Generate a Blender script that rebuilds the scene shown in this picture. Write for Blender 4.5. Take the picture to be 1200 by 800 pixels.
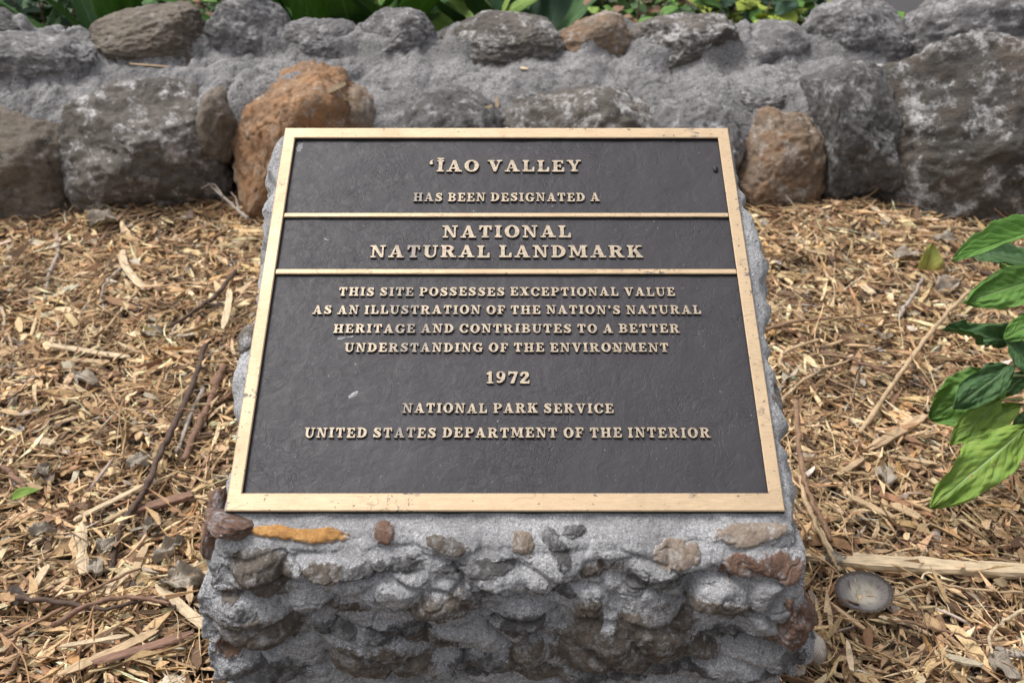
import bpy, bmesh, math, random
import numpy as np
from mathutils import Vector, Matrix, Euler
from mathutils import geometry as mgeo

R = math.radians
random.seed(7)
rng = np.random.default_rng(7)
for o in list(bpy.data.objects):
    bpy.data.objects.remove(o)
scene = bpy.context.scene
COL = scene.collection

# ------------------------------------------------------------------ camera
CAM_H = 1.15
PITCH = R(30.0)
FPX = 1200 * 35.0 / 36.0
cam_data = bpy.data.cameras.new('camera')
cam_data.lens = 35.0
cam_data.sensor_width = 36.0
cam_data.clip_start = 0.05
cam_data.clip_end = 500.0
cam_data.dof.use_dof = True
cam_data.dof.focus_distance = 1.27
cam_data.dof.aperture_fstop = 7.6
cam = bpy.data.objects.new('camera', cam_data)
COL.objects.link(cam)
cam.location = (0, 0, CAM_H)
cam.rotation_euler = (R(90) - PITCH, 0, 0)
scene.camera = cam

# ------------------------------------------------------------------ world and sun (bright overcast)
SUN_ELEV, SUN_AZ = R(64), R(-72)          # azimuth measured from +Y towards +X
world = bpy.data.worlds.new('World')
scene.world = world
world.use_nodes = True
wn = world.node_tree
wn.nodes.clear()
sky = wn.nodes.new('ShaderNodeTexSky')
sky.sky_type = 'NISHITA'
sky.sun_disc = False
sky.sun_elevation = SUN_ELEV
sky.sun_rotation = SUN_AZ
sky.air_density = 1.0
sky.dust_density = 5.0
sky.ozone_density = 1.0
hsv = wn.nodes.new('ShaderNodeHueSaturation')
hsv.inputs['Saturation'].default_value = 0.22
bg = wn.nodes.new('ShaderNodeBackground')
bg.inputs['Strength'].default_value = 0.12
wo = wn.nodes.new('ShaderNodeOutputWorld')
wn.links.new(sky.outputs[0], hsv.inputs['Color'])
wn.links.new(hsv.outputs[0], bg.inputs[0])
wn.links.new(bg.outputs[0], wo.inputs[0])
sd = bpy.data.lights.new('sun', 'SUN')
sd.energy = 1.35
sd.angle = R(18)
sd.color = (1.0, 0.975, 0.94)
sun = bpy.data.objects.new('sun', sd)
COL.objects.link(sun)
sdir = Vector((math.sin(SUN_AZ) * math.cos(SUN_ELEV), math.cos(SUN_AZ) * math.cos(SUN_ELEV), math.sin(SUN_ELEV)))
sun.rotation_euler = sdir.to_track_quat('Z', 'Y').to_euler()
sun.location = (0, 0, 8)
scene.view_settings.view_transform = 'Standard'
scene.view_settings.look = 'None'
scene.view_settings.exposure = 0.95
scene.view_settings.gamma = 1.0
scene.cycles.max_bounces = 6

# ------------------------------------------------------------------ measuring helpers (photograph is 1200 x 800)
cP, sP = math.cos(PITCH), math.sin(PITCH)
def ray(px, py):
    dx = (px - 600.0) / FPX
    dy = (400.0 - py) / FPX
    return Vector((dx, cP + sP * dy, -sP + cP * dy))     # unit depth
def at_y(px, py, y):
    d = ray(px, py); t = y / d.y
    return Vector((0, 0, CAM_H)) + d * t
def at_z(px, py, z):
    d = ray(px, py); t = (z - CAM_H) / d.z
    return Vector((0, 0, CAM_H)) + d * t
def at_depth(px, py, t):
    return Vector((0, 0, CAM_H)) + ray(px, py) * t
def depth_of(p):
    return p.y * cP + (CAM_H - p.z) * sP

# ------------------------------------------------------------------ numeric noise
def _hash(ix, iy, iz, seed):
    h = (ix.astype(np.uint32) * np.uint32(374761393)) ^ (iy.astype(np.uint32) * np.uint32(668265263)) ^ (iz.astype(np.uint32) * np.uint32(2147483647 & 2246822519)) ^ np.uint32((seed * 3266489917) & 0xffffffff)
    h = (h ^ (h >> np.uint32(13))) * np.uint32(1274126177)
    h = (h ^ (h >> np.uint32(16))) * np.uint32(2654435761)
    return h ^ (h >> np.uint32(15))
GR = np.array([[1,1,0],[-1,1,0],[1,-1,0],[-1,-1,0],[1,0,1],[-1,0,1],[1,0,-1],[-1,0,-1],[0,1,1],[0,-1,1],[0,1,-1],[0,-1,-1],[1,1,0],[-1,1,0],[0,-1,1],[0,-1,-1]], dtype=np.float64)
def noise3(P, seed=0):
    P = np.asarray(P, dtype=np.float64)
    I = np.floor(P).astype(np.int64)
    F = P - I
    U = F * F * F * (F * (F * 6 - 15) + 10)
    out = 0
    for dx in (0, 1):
        wx = U[:, 0] if dx else 1 - U[:, 0]
        for dy in (0, 1):
            wy = U[:, 1] if dy else 1 - U[:, 1]
            for dz in (0, 1):
                wz = U[:, 2] if dz else 1 - U[:, 2]
                h = _hash(I[:, 0] + dx, I[:, 1] + dy, I[:, 2] + dz, seed) & np.uint32(15)
                g = GR[h]
                dot = g[:, 0] * (F[:, 0] - dx) + g[:, 1] * (F[:, 1] - dy) + g[:, 2] * (F[:, 2] - dz)
                out = out + wx * wy * wz * dot
    return out
def fbm(P, octv=4, seed=0, gain=0.5, lac=2.03):
    a, s, P = 1.0, 0, np.asarray(P, dtype=np.float64)
    for k in range(octv):
        s = s + a * noise3(P + 17.3 * k, seed + k)
        a *= gain; P = P * lac
    return s
def ridged(P, octv=3, seed=0):
    a, s, P = 1.0, 0, np.asarray(P, dtype=np.float64)
    for k in range(octv):
        s = s + a * (1 - 2 * np.abs(noise3(P + 9.1 * k, seed + k)))
        a *= 0.5; P = P * 2.1
    return s / 1.75
def worley(x, z, seed=0):
    """F2 - F1 of a jittered grid, for pillow shaped stones"""
    ix = np.floor(x).astype(np.int64); iz = np.floor(z).astype(np.int64)
    f1 = np.full_like(x, 9.0); f2 = np.full_like(x, 9.0)
    for a in (-1, 0, 1):
        for b in (-1, 0, 1):
            h = _hash(ix + a, iz + b, ix * 0, seed).astype(np.float64)
            jx = (h % 1009) / 1009; jz = (np.floor(h / 1009) % 997) / 997
            d = np.hypot(ix + a + 0.1 + 0.8 * jx - x, iz + b + 0.1 + 0.8 * jz - z)
            f2 = np.where(d < f1, f1, np.minimum(f2, d)); f1 = np.minimum(f1, d)
    return f2 - f1
def smax(a, b, k):
    h = np.clip(0.5 + 0.5 * (a - b) / k, 0, 1)
    return b * (1 - h) + a * h + k * h * (1 - h)

# ------------------------------------------------------------------ object helpers
with_np = True
def mesh_np(name, V, F, mats=(), smooth=True, mi=None):
    """V (n,3) array; F (m,4) or (m,3) array, or a list of such arrays."""
    me = bpy.data.meshes.new(name)
    Fs = F if isinstance(F, list) else [F]
    V = np.ascontiguousarray(V, dtype=np.float32)
    me.vertices.add(len(V)); me.vertices.foreach_set('co', V.ravel())
    loops = np.concatenate([f.ravel() for f in Fs]).astype(np.int32)
    totals = np.concatenate([np.full(len(f), f.shape[1], dtype=np.int32) for f in Fs])
    starts = np.concatenate([[0], np.cumsum(totals)[:-1]]).astype(np.int32)
    me.loops.add(len(loops)); me.loops.foreach_set('vertex_index', loops)
    me.polygons.add(len(totals)); me.polygons.foreach_set('loop_start', starts)
    me.polygons.foreach_set('use_smooth', np.full(len(totals), bool(smooth)))
    if mi is not None:
        me.polygons.foreach_set('material_index', np.asarray(mi, dtype=np.int32))
    for m in mats:
        me.materials.append(m)
    me.update(calc_edges=True)
    return me
def obj(name, me, parent=None, loc=None, rot=None):
    o = bpy.data.objects.new(name, me); COL.objects.link(o)
    if loc is not None: o.location = loc
    if rot is not None: o.rotation_euler = rot
    if parent is not None: o.parent = parent
    return o
def thing(name, label, cat, loc=(0, 0, 0), group=None):
    o = bpy.data.objects.new(name, None); COL.objects.link(o)
    o.location = loc; o.empty_display_size = 0.05
    return tag(o, label, cat, group)
def tag(o, label=None, cat=None, group=None, kind=None):
    if label: o['label'] = label
    if cat: o['category'] = cat
    if group: o['group'] = group
    if kind: o['kind'] = kind
    return o
def grid_faces(nr, nc, wrap=False, off=0):
    r = np.arange(nr - 1)[:, None]; c = np.arange(nc if wrap else nc - 1)[None, :]
    a = r * nc + c; b = r * nc + (c + 1) % nc
    return np.stack([a, b, b + nc, a + nc], -1).reshape(-1, 4) + off

# ------------------------------------------------------------------ node helpers
class NT:
    def __init__(s, name):
        s.m = bpy.data.materials.new(name); s.m.use_nodes = True
        s.t = s.m.node_tree; s.t.nodes.clear()
        s.out = s.t.nodes.new('ShaderNodeOutputMaterial')
        s.b = s.t.nodes.new('ShaderNodeBsdfPrincipled')
        s.t.links.new(s.b.outputs[0], s.out.inputs[0])
        s.geo = s.t.nodes.new('ShaderNodeNewGeometry')
        s.tc = s.t.nodes.new('ShaderNodeTexCoord')
    def L(s, a, b): s.t.links.new(a, b)
    def setin(s, sock, v):
        if hasattr(v, 'links') or isinstance(v, bpy.types.NodeSocket): s.L(v, sock)
        elif isinstance(v, (tuple, list)) and len(v) == 3 and sock.type == 'RGBA': sock.default_value = (*v, 1)
        else: sock.default_value = v
    def pos(s, scale=(1, 1, 1), rot=(0, 0, 0), src=None):
        m = s.t.nodes.new('ShaderNodeMapping')
        m.inputs['Scale'].default_value = scale; m.inputs['Rotation'].default_value = rot
        s.L(src if src is not None else s.geo.outputs['Position'], m.inputs[0])
        return m.outputs[0]
    def noise(s, scale, detail=4, rough=0.55, vec=None, dist=0.0):
        n = s.t.nodes.new('ShaderNodeTexNoise')
        n.inputs['Scale'].default_value = scale; n.inputs['Detail'].default_value = detail
        n.inputs['Roughness'].default_value = rough; n.inputs['Distortion'].default_value = dist
        s.L(vec if vec is not None else s.geo.outputs['Position'], n.inputs['Vector'])
        return n.outputs[0]
    def voro(s, scale, feature='F1', vec=None, out=0):
        n = s.t.nodes.new('ShaderNodeTexVoronoi'); n.feature = feature
        n.inputs['Scale'].default_value = scale
        s.L(vec if vec is not None else s.geo.outputs['Position'], n.inputs['Vector'])
        return n.outputs[out]
    def ramp(s, fac, stops, interp='LINEAR'):
        n = s.t.nodes.new('ShaderNodeValToRGB'); cr = n.color_ramp; cr.interpolation = interp
        while len(cr.elements) < len(stops): cr.elements.new(0.5)
        for e, (p, c) in zip(cr.elements, stops):
            e.position = p; e.color = (*c, 1) if isinstance(c, (tuple, list)) else (c, c, c, 1)
        s.L(fac, n.inputs[0]); return n.outputs[0]
    def mix(s, fac, a, b, mode='MIX'):
        n = s.t.nodes.new('ShaderNodeMix'); n.data_type = 'RGBA'; n.blend_type = mode
        s.setin(n.inputs[0], fac); s.setin(n.inputs[6], a); s.setin(n.inputs[7], b)
        return n.outputs[2]
    def math(s, op, a, b=0.5, c=None):
        n = s.t.nodes.new('ShaderNodeMath'); n.operation = op
        s.setin(n.inputs[0], a); s.setin(n.inputs[1], b)
        if c is not None: s.setin(n.inputs[2], c)
        return n.outputs[0]
    def sep(s, vec):
        n = s.t.nodes.new('ShaderNodeSeparateXYZ'); s.L(vec, n.inputs[0]); return n.outputs
    def attr(s, name):
        n = s.t.nodes.new('ShaderNodeAttribute'); n.attribute_name = name; return n.outputs[0]
    def rand(s):
        n = s.t.nodes.new('ShaderNodeObjectInfo'); return n.outputs['Random']
    def bump(s, h, dist=0.002, strength=1.0, prev=None):
        n = s.t.nodes.new('ShaderNodeBump')
        n.inputs['Distance'].default_value = dist; n.inputs['Strength'].default_value = strength
        s.L(h, n.inputs['Height'])
        if prev is not None: s.L(prev, n.inputs['Normal'])
        return n.outputs[0]
    def done(s, color=None, rough=None, normal=None, **kw):
        if color is not None: s.setin(s.b.inputs['Base Color'], color)
        if rough is not None: s.setin(s.b.inputs['Roughness'], rough)
        if normal is not None: s.L(normal, s.b.inputs['Normal'])
        for k, v in kw.items():
            s.setin(s.b.inputs[k.replace('_', ' ')], v)
        return s.m

def m_mortar(name, dark, mid, light, grain=420, blotch=9, stain=(0.10, 0.085, 0.07), stain_amt=0.35):
    n = NT(name)
    g = n.math('ADD', n.math('MULTIPLY', n.noise(grain, 3, 0.7), 0.5), n.math('MULTIPLY', n.noise(grain * 2.1, 2, 0.6), 0.5))
    g2 = n.noise(grain * 0.35, 4, 0.7)
    b = n.noise(blotch, 5, 0.6)
    col = n.ramp(g, [(0.38, dark), (0.5, mid), (0.64, light)])
    col = n.mix(n.ramp(g2, [(0.3, 0.0), (0.75, 0.5)]), col, light)
    col = n.mix(n.ramp(b, [(0.38, 0.45), (0.56, 0.0)]), col, dark)
    st = n.noise(blotch * 2.2, 6, 0.65)
    col = n.mix(n.ramp(st, [(0.58, 0.0), (0.70, stain_amt)]), col, stain)
    pits = n.voro(grain * 0.4)
    h = n.math('ADD', n.math('MULTIPLY', g2, 1.0), n.math('MULTIPLY', n.ramp(pits, [(0.0, 0.0), (0.35, 1.0)]), 0.5))
    nb = n.bump(h, 0.0022 * (330 / grain) ** 1.2, 1.0)
    return n.done(col, 0.92, nb)
def m_rock(name, a, b, c, scale=6.0, lichen=0.0, lichen_col=(0.42, 0.41, 0.40), grain=160, bumpd=0.004, rust=None, rust_amt=0.0, core=False):
    n = NT(name)
    n1 = n.noise(scale, 6, 0.62, dist=0.3)
    n2 = n.noise(scale * 5, 5, 0.7)
    n3 = n.noise(grain, 4, 0.7)
    col = n.ramp(n1, [(0.3, a), (0.5, b), (0.68, c)])
    col = n.mix(n.ramp(n2, [(0.35, 0.55), (0.62, 0.0)]), col, a)
    col = n.mix(0.35, col, n.ramp(n3, [(0.3, tuple(x * 0.45 for x in b)), (0.7, tuple(min(1, x * 1.7) for x in b))]))
    if rust is not None:
        r = n.noise(scale * 1.6, 5, 0.6, vec=n.pos((1, 1, 1.3), (0.4, 0.2, 0.9)))
        col = n.mix(n.ramp(r, [(0.47, 0.0), (0.62, rust_amt)]), col, rust)
    if lichen > 0:
        l1 = n.noise(scale * 2.4, 7, 0.72, dist=0.2, vec=n.pos((1, 1, 1), (1.1, 0.3, 0.2)))
        l2 = n.noise(scale * 11, 4, 0.7)
        lm = n.math('MULTIPLY', n.ramp(l1, [(0.60 - 0.16 * lichen, 0.0), (0.68 - 0.12 * lichen, 1.0)]), n.ramp(l2, [(0.38, 0.15), (0.6, 1.0)]))
        col = n.mix(n.math('MULTIPLY', lm, min(1.0, 0.55 + lichen * 0.4)), col, lichen_col)
    if core:      # mortar smeared over the rim of the stone
        k = n.math('ADD', n.attr('core'), n.math('MULTIPLY', n.math('SUBTRACT', n2, 0.5), 1.4))
        gm = n.noise(620, 2, 0.6)
        col = n.mix(n.ramp(k, [(0.0, 0.85), (0.28, 0.0)]), col, n.ramp(gm, [(0.36, (0.11, 0.11, 0.115)), (0.5, (0.25, 0.25, 0.26)), (0.66, (0.48, 0.48, 0.49))]))
    h = n.math('ADD', n.math('MULTIPLY', n2, 1.5), n.math('MULTIPLY', n3, 0.5))
    return n.done(col, 0.88, n.bump(h, bumpd, 0.9))

# ------------------------------------------------------------------ the plaque's plane
W_PL = 0.61
d_bot = FPX * W_PL / 657.0
d_top = FPX * W_PL / 519.0
PB = at_depth(593.5, 598.5, d_bot)
PT = at_depth(592.5, 149.5, d_top)
PX0 = 0.5 * (PB.x + PT.x)
PB.x = PX0; PT.x = PX0
U_UP = (PT - PB); H_PL = U_UP.length; U_UP.normalize()
U_X = Vector((1, 0, 0)); U_N = U_X.cross(U_UP).normalized()      # outward, towards the sky and the camera
PLM = Matrix(((U_X.x, U_UP.x, U_N.x, PB.x), (U_X.y, U_UP.y, U_N.y, PB.y), (U_X.z, U_UP.z, U_N.z, PB.z), (0, 0, 0, 1)))
def pl_uv(px, py, n=0.0):
    """pixel -> plaque coordinates (u from centre, v from the lower edge) on the face n above the frame plane"""
    o = Vector((0, 0, CAM_H)); d = ray(px, py)
    t = ((PB + U_N * n) - o).dot(U_N) / d.dot(U_N)
    q = o + d * t - PB
    return q.dot(U_X), q.dot(U_UP)
print('plaque W %.3f H %.3f tilt %.1f bottom z %.3f y %.3f top z %.3f y %.3f' % (W_PL, H_PL, math.degrees(math.asin(U_UP.z)), PB.z, PB.y, PT.z, PT.y))

# ------------------------------------------------------------------ ground
def ground_h(x, y):
    x = np.asarray(x, dtype=float); y = np.asarray(y, dtype=float)
    P = np.stack([x.ravel() * 2.2, y.ravel() * 2.2, np.zeros(x.size)], -1)
    z = 0.018 * fbm(P, 3, 5).reshape(x.shape)
    z = z - 0.015 * np.clip((y - 2.2) / 0.45, 0, 1) * (y < 3.3)
    z = z + 0.050 * np.exp(-(((x - 0.95) / 0.28) ** 2 + ((y - 2.62) / 0.25) ** 2))
    fade = np.clip((8 - np.maximum(np.abs(x), np.abs(y - 2))) / 3, 0, 1)
    return z * fade
def gh(x, y): return float(ground_h(np.array([x]), np.array([y]))[0])
def on_ground(px, py, lift=0.0):
    z = 0.02
    for _ in range(6):
        p = at_z(px, py, z + lift); z = gh(p.x, p.y) + 0.012
    return at_z(px, py, z + lift)

def build_ground():
    xs = np.unique(np.concatenate([np.linspace(-3, 3, 241), -3 - np.geomspace(0.05, 147, 40), 3 + np.geomspace(0.05, 147, 40)]))
    ys = np.unique(np.concatenate([np.linspace(-0.5, 7, 260), -0.5 - np.geomspace(0.05, 149, 36), 7 + np.geomspace(0.05, 190, 44)]))
    X, Y = np.meshgrid(xs, ys)
    V = np.stack([X.ravel(), Y.ravel(), (ground_h(X, Y) - 0.004).ravel()], -1)
    n = NT('soil')
    a = n.noise(30, 6, 0.7); b = n.noise(4, 5, 0.6); c = n.noise(160, 3, 0.6)
    col = n.ramp(a, [(0.3, (0.018, 0.012, 0.008)), (0.5, (0.06, 0.042, 0.026)), (0.72, (0.15, 0.105, 0.062))])
    col = n.mix(n.ramp(b, [(0.4, 0.0), (0.6, 0.35)]), col, (0.035, 0.03, 0.02))
    m = n.done(col, 0.95, n.bump(n.math('ADD', a, c), 0.01, 0.8))
    o = obj('ground', mesh_np('ground', V, grid_faces(len(ys), len(xs)), [m]))
    tag(o, kind='structure')
build_ground()

# ------------------------------------------------------------------ pedestal
YF = PB.y - 0.034                       # front face plane just under the plaque's lower edge
YB = PT.y + 0.02
def ff(px, py, y=None): 
    return at_y(px, py, YF - 0.012 if y is None else y)
def slab_z(y, off):
    """height of the plane parallel to the plaque, off below its upper face, at world y"""
    q = PB - U_N * off
    return q.z + (y - q.y) * U_UP.z / U_UP.y

# lumps seen on the front, photograph pixels: cx, cy, half width, half height, outward mm, tilt degrees
LUMPS = [
 (262,612,30,22,16,10),(352,634,56,14,14,3),(300,676,34,26,16,8),(395,664,60,17,19,-6),(452,626,16,14,8,0),(524,640,40,22,17,8),
 (470,700,60,22,13,6),(600,640,34,20,14,-10),(655,660,46,34,14,-28),(673,624,18,12,10,0),(742,640,62,22,15,-4),(800,660,60,18,15,-10),
 (880,626,42,15,19,-6),(885,662,46,20,15,4),(300,735,50,34,17,-4),(520,708,48,22,18,-10),(430,690,60,14,14,4),(440,772,60,36,14,8),
 (575,680,50,18,12,12),(612,724,36,20,13,-4),(560,742,66,22,14,20),(690,715,26,30,11,10),(738,752,80,44,21,-14),(842,702,42,20,19,6),
 (905,715,44,50,19,20),(600,775,50,26,12,0),(300,790,50,22,14,0),(870,780,60,30,16,0),(760,700,50,20,10,-20),(365,708,40,14,9,0),
 (960,700,14,60,8,0),(690,790,70,20,9,0),(520,790,30,20,12,0)]
def base_prof(z):
    zt = slab_z(YF + 0.034, 0.0080) - 0.002
    e = min(max((zt - z) / 0.050, 0), 1)
    return YF - 0.018 * min(max((zt - z) / 0.4, 0), 1.2) + 0.034 * (1 - math.sqrt(max(0, 1 - (1 - e) ** 2))) - 0.006
def ffs(px, py):
    y = YF + 0.02
    for _ in range(30):
        q = at_y(px, py, y); y = 0.6 * y + 0.4 * base_prof(q.z)
    return at_y(px, py, y)
_L = []
for cx, cy, hw, hh, mm, tl in LUMPS:
    c = ffs(cx, cy); s = FPX / depth_of(c)
    _L.append((c.x, c.z, hw / s, hh / s * 1.15, mm * 0.0019, R(-tl)))
def front_d(x, z):
    """outward bulge of the front face"""
    P = np.stack([x, np.zeros_like(x), z], -1)
    wx = x + 0.010 * fbm(P * 16, 3, 21); wz = z + 0.008 * fbm(P * 16, 3, 31)
    d = np.full_like(x, 0.0)
    for cx, cz, rx, rz, h, a in _L:
        dx = (wx - cx) * math.cos(a) + (wz - cz) * math.sin(a)
        dz = -(wx - cx) * math.sin(a) + (wz - cz) * math.cos(a)
        up = np.where(dz > 0, rz * 1.45, rz * 0.72)
        q = (np.abs(dx) / rx) ** 2.2 + (np.abs(dz) / up) ** 2.2
        b = h * np.clip(1 - q, 0, 1) ** 0.55
        d = smax(d, b, 0.005)
    S = P * np.array([1, 1, 2.6])
    tw = 0.35 * fbm(P * 9, 2, 44); tv = 0.35 * fbm(P * 9, 2, 46)
    wl = worley(x / 0.078 + tw * 1.1 + 0.4 * z / 0.042, z / 0.042 + tv * 1.1, 3)
    d = d * 0.7 + 0.0115 * (np.tanh(wl * 4.0) - 0.5)
    d = d + 0.0030 * (np.clip(fbm(P * 20, 2, 49), -0.5, 0.5))
    P = np.stack([x, -d * 1.2, z], -1)
    cre = np.abs(fbm(P * np.array([16, 14, 26]), 3, 47))
    d = d - 0.0035 * np.exp(-(cre / 0.045) ** 2)
    d = d + 0.0022 * ridged(P * 24, 3, 51) + 0.0022 * fbm(P * 60, 4, 61, gain=0.55) + 0.0011 * fbm(P * 240, 2, 71)
    return d

def front_y(x, z):
    """world y of the mortar face, with the sloping shoulder under the plaque and the slight flare below"""
    zt = slab_z(YF + 0.034, 0.0080) - 0.002
    e = np.clip((zt - z) / 0.050, 0, 1)
    back = 0.034 * (1 - np.sqrt(np.clip(1 - (1 - e) ** 2, 0, 1)))
    fl = 0.6 * 0.006 * np.clip((zt - z) / 0.4, 0, 1.2)
    return YF - fl - front_d(x, z) * (0.15 + 0.85 * e) + back
def build_pedestal():
    root = thing('stone_pedestal', 'low mortared lava stone pedestal that carries the bronze plaque', 'pedestal', (PX0, 0.5 * (YF + YB), 0))
    # perimeter of the rounded rectangle, front finely divided
    r = 0.035
    segs = []
    hw = 1.0
    def per():
        pts = []; nor = []
        W2, y0, y1 = 0.325, YF, YB
        def line(p, q, step):
            n = max(2, int(round(math.dist(p, q) / step)))
            return [(p[0] + (q[0] - p[0]) * i / n, p[1] + (q[1] - p[1]) * i / n) for i in range(n)]
        def arc(cx, cy, a0, a1, n):
            return [(cx + r * math.cos(a0 + (a1 - a0) * i / n), cy + r * math.sin(a0 + (a1 - a0) * i / n)) for i in range(n)]
        pts += line((-W2 + r, y0), (W2 - r, y0), 0.0015)
        nor += [(0, -1)] * len(pts)
        def addarc(cx, cy, a0, a1, n):
            for p in arc(cx, cy, a0, a1, n):
                pts.append(p); nor.append(((p[0] - cx) / r, (p[1] - cy) / r))
        def addline(p, q, step, nn):
            l = line(p, q, step); pts.extend(l); nor.extend([nn] * len(l))
        addarc(W2 - r, y0 + r, R(-90), R(0), 30)
        addline((W2, y0 + r), (W2, y1 - r), 0.0035, (1, 0))
        addarc(W2 - r, y1 - r, R(0), R(90), 12)
        addline((W2 - r, y1), (-W2 + r, y1), 0.012, (0, 1))
        addarc(-W2 + r, y1 - r, R(90), R(180), 12)
        addline((-W2, y1 - r), (-W2, y0 + r), 0.0035, (-1, 0))
        addarc(-W2 + r, y0 + r, R(180), R(270), 30)
        return np.array(pts), np.array(nor)
    pts, nor = per()
    nc = len(pts)
    zb = -0.04
    nr = 300
    ts = np.linspace(0, 1, nr)
    # slightly outward lower down
    T = ts[:, None]
    x0 = pts[None, :, 0]; y0 = pts[None, :, 1]
    ztop = slab_z(y0 - nor[None, :, 1] * (0.014 + 0.020 * np.clip(-nor[None, :, 1], 0, 1)), 0.0080) - 0.002
    Z = zb + (ztop - zb) * T
    Zrel = np.clip((slab_z(YF, 0.0080) - Z) / 0.4, -0.8, 1.2)
    flare = 0.006 * np.clip(Zrel, 0, 1.2)
    X = x0 + nor[None, :, 0] * flare + 0 * T
    Yc = y0 + nor[None, :, 1] * flare * 0.6 + 0 * T
    NX = nor[None, :, 0] + 0 * T; NY = nor[None, :, 1] + 0 * T
    fx, fz = X.ravel(), Z.ravel()
    front_w = np.clip(-NY, 0, 1).ravel()
    df = front_d(fx + PX0, fz)
    P3 = np.stack([fx * 1.0, Yc.ravel(), fz], -1)
    ds = 0.024 * fbm(P3 * 10, 3, 81) + 0.012 * ridged(P3 * 14, 3, 83) - 0.012 + 0.0015 * fbm(P3 * 80, 3, 85) + 0.0008 * fbm(P3 * 250, 2, 87)
    d = df * front_w + ds * (1 - front_w)
    # the top edge curls in, rounded
    edge = np.clip((1 - T) * (ztop - zb) / (0.022 + 0.028 * np.clip(-NY, 0, 1)), 0, 1)
    roundin = (0.014 + 0.020 * np.clip(-NY, 0, 1)) * (1 - np.sqrt(np.clip(1 - (1 - edge) ** 2, 0, 1)))
    kk = 0.15 + 0.55 * (1 - front_w)
    d = d * np.clip(kk + (1 - kk) * edge.ravel(), 0, 1) - roundin.ravel()
    V1 = np.stack([fx + NX.ravel() * d + PX0, Yc.ravel() + NY.ravel() * d, fz], -1)
    # cap: rings shrinking to the centre on the slanted plane
    rings = [0.985, 0.96, 0.92, 0.86, 0.78, 0.6, 0.3, 0.02]
    last = V1[-nc:]
    cxy = np.array([PX0, 0.5 * (YF + YB)])
    Vs = [V1]
    for k in rings:
        q = cxy + (last[:, :2] - cxy) * k
        P = np.stack([q[:, 0], q[:, 1], q[:, 0] * 0], -1)
        z = slab_z(q[:, 1], 0.0080) + 0.0025 * fbm(P * 30, 4, 91) + (0.0008 if k < 0.99 else -0.002)
        Vs.append(np.stack([q[:, 0], q[:, 1], z], -1))
    V = np.concatenate(Vs)
    V = V - np.array(root.location)
    F = grid_faces(nr + len(rings), nc, True)
    m = m_mortar('pedestal_mortar', (0.085, 0.084, 0.086), (0.215, 0.213, 0.218), (0.46, 0.455, 0.46), grain=330, blotch=11, stain=(0.075, 0.06, 0.048), stain_amt=0.35)
    obj('mortar_body', mesh_np('mortar_body', V, F, [m]), root)
    return root
PED = build_pedestal()

MR = {
 'rust':  m_rock('rock_rust', (0.045, 0.027, 0.02), (0.125, 0.068, 0.045), (0.19, 0.115, 0.078), 26, 0.5, (0.28, 0.27, 0.27), 260, 0.002, core=True),
 'orange': m_rock('rock_orange', (0.17, 0.08, 0.025), (0.36, 0.18, 0.05), (0.44, 0.26, 0.10), 40, 0.0, grain=300, bumpd=0.0012, core=True),
 'brown': m_rock('rock_brown', (0.028, 0.022, 0.017), (0.088, 0.069, 0.054), (0.16, 0.135, 0.11), 30, 0.7, (0.25, 0.245, 0.245), 260, 0.002, core=True),
 'tan':   m_rock('rock_tan', (0.12, 0.09, 0.065), (0.20, 0.155, 0.12), (0.29, 0.245, 0.20), 34, 0.5, (0.4, 0.4, 0.4), 280, 0.0018, core=True),
 'dark':  m_rock('rock_dark', (0.02, 0.019, 0.019), (0.065, 0.061, 0.06), (0.13, 0.125, 0.122), 28, 0.75, (0.24, 0.24, 0.245), 260, 0.002, core=True)}
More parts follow.
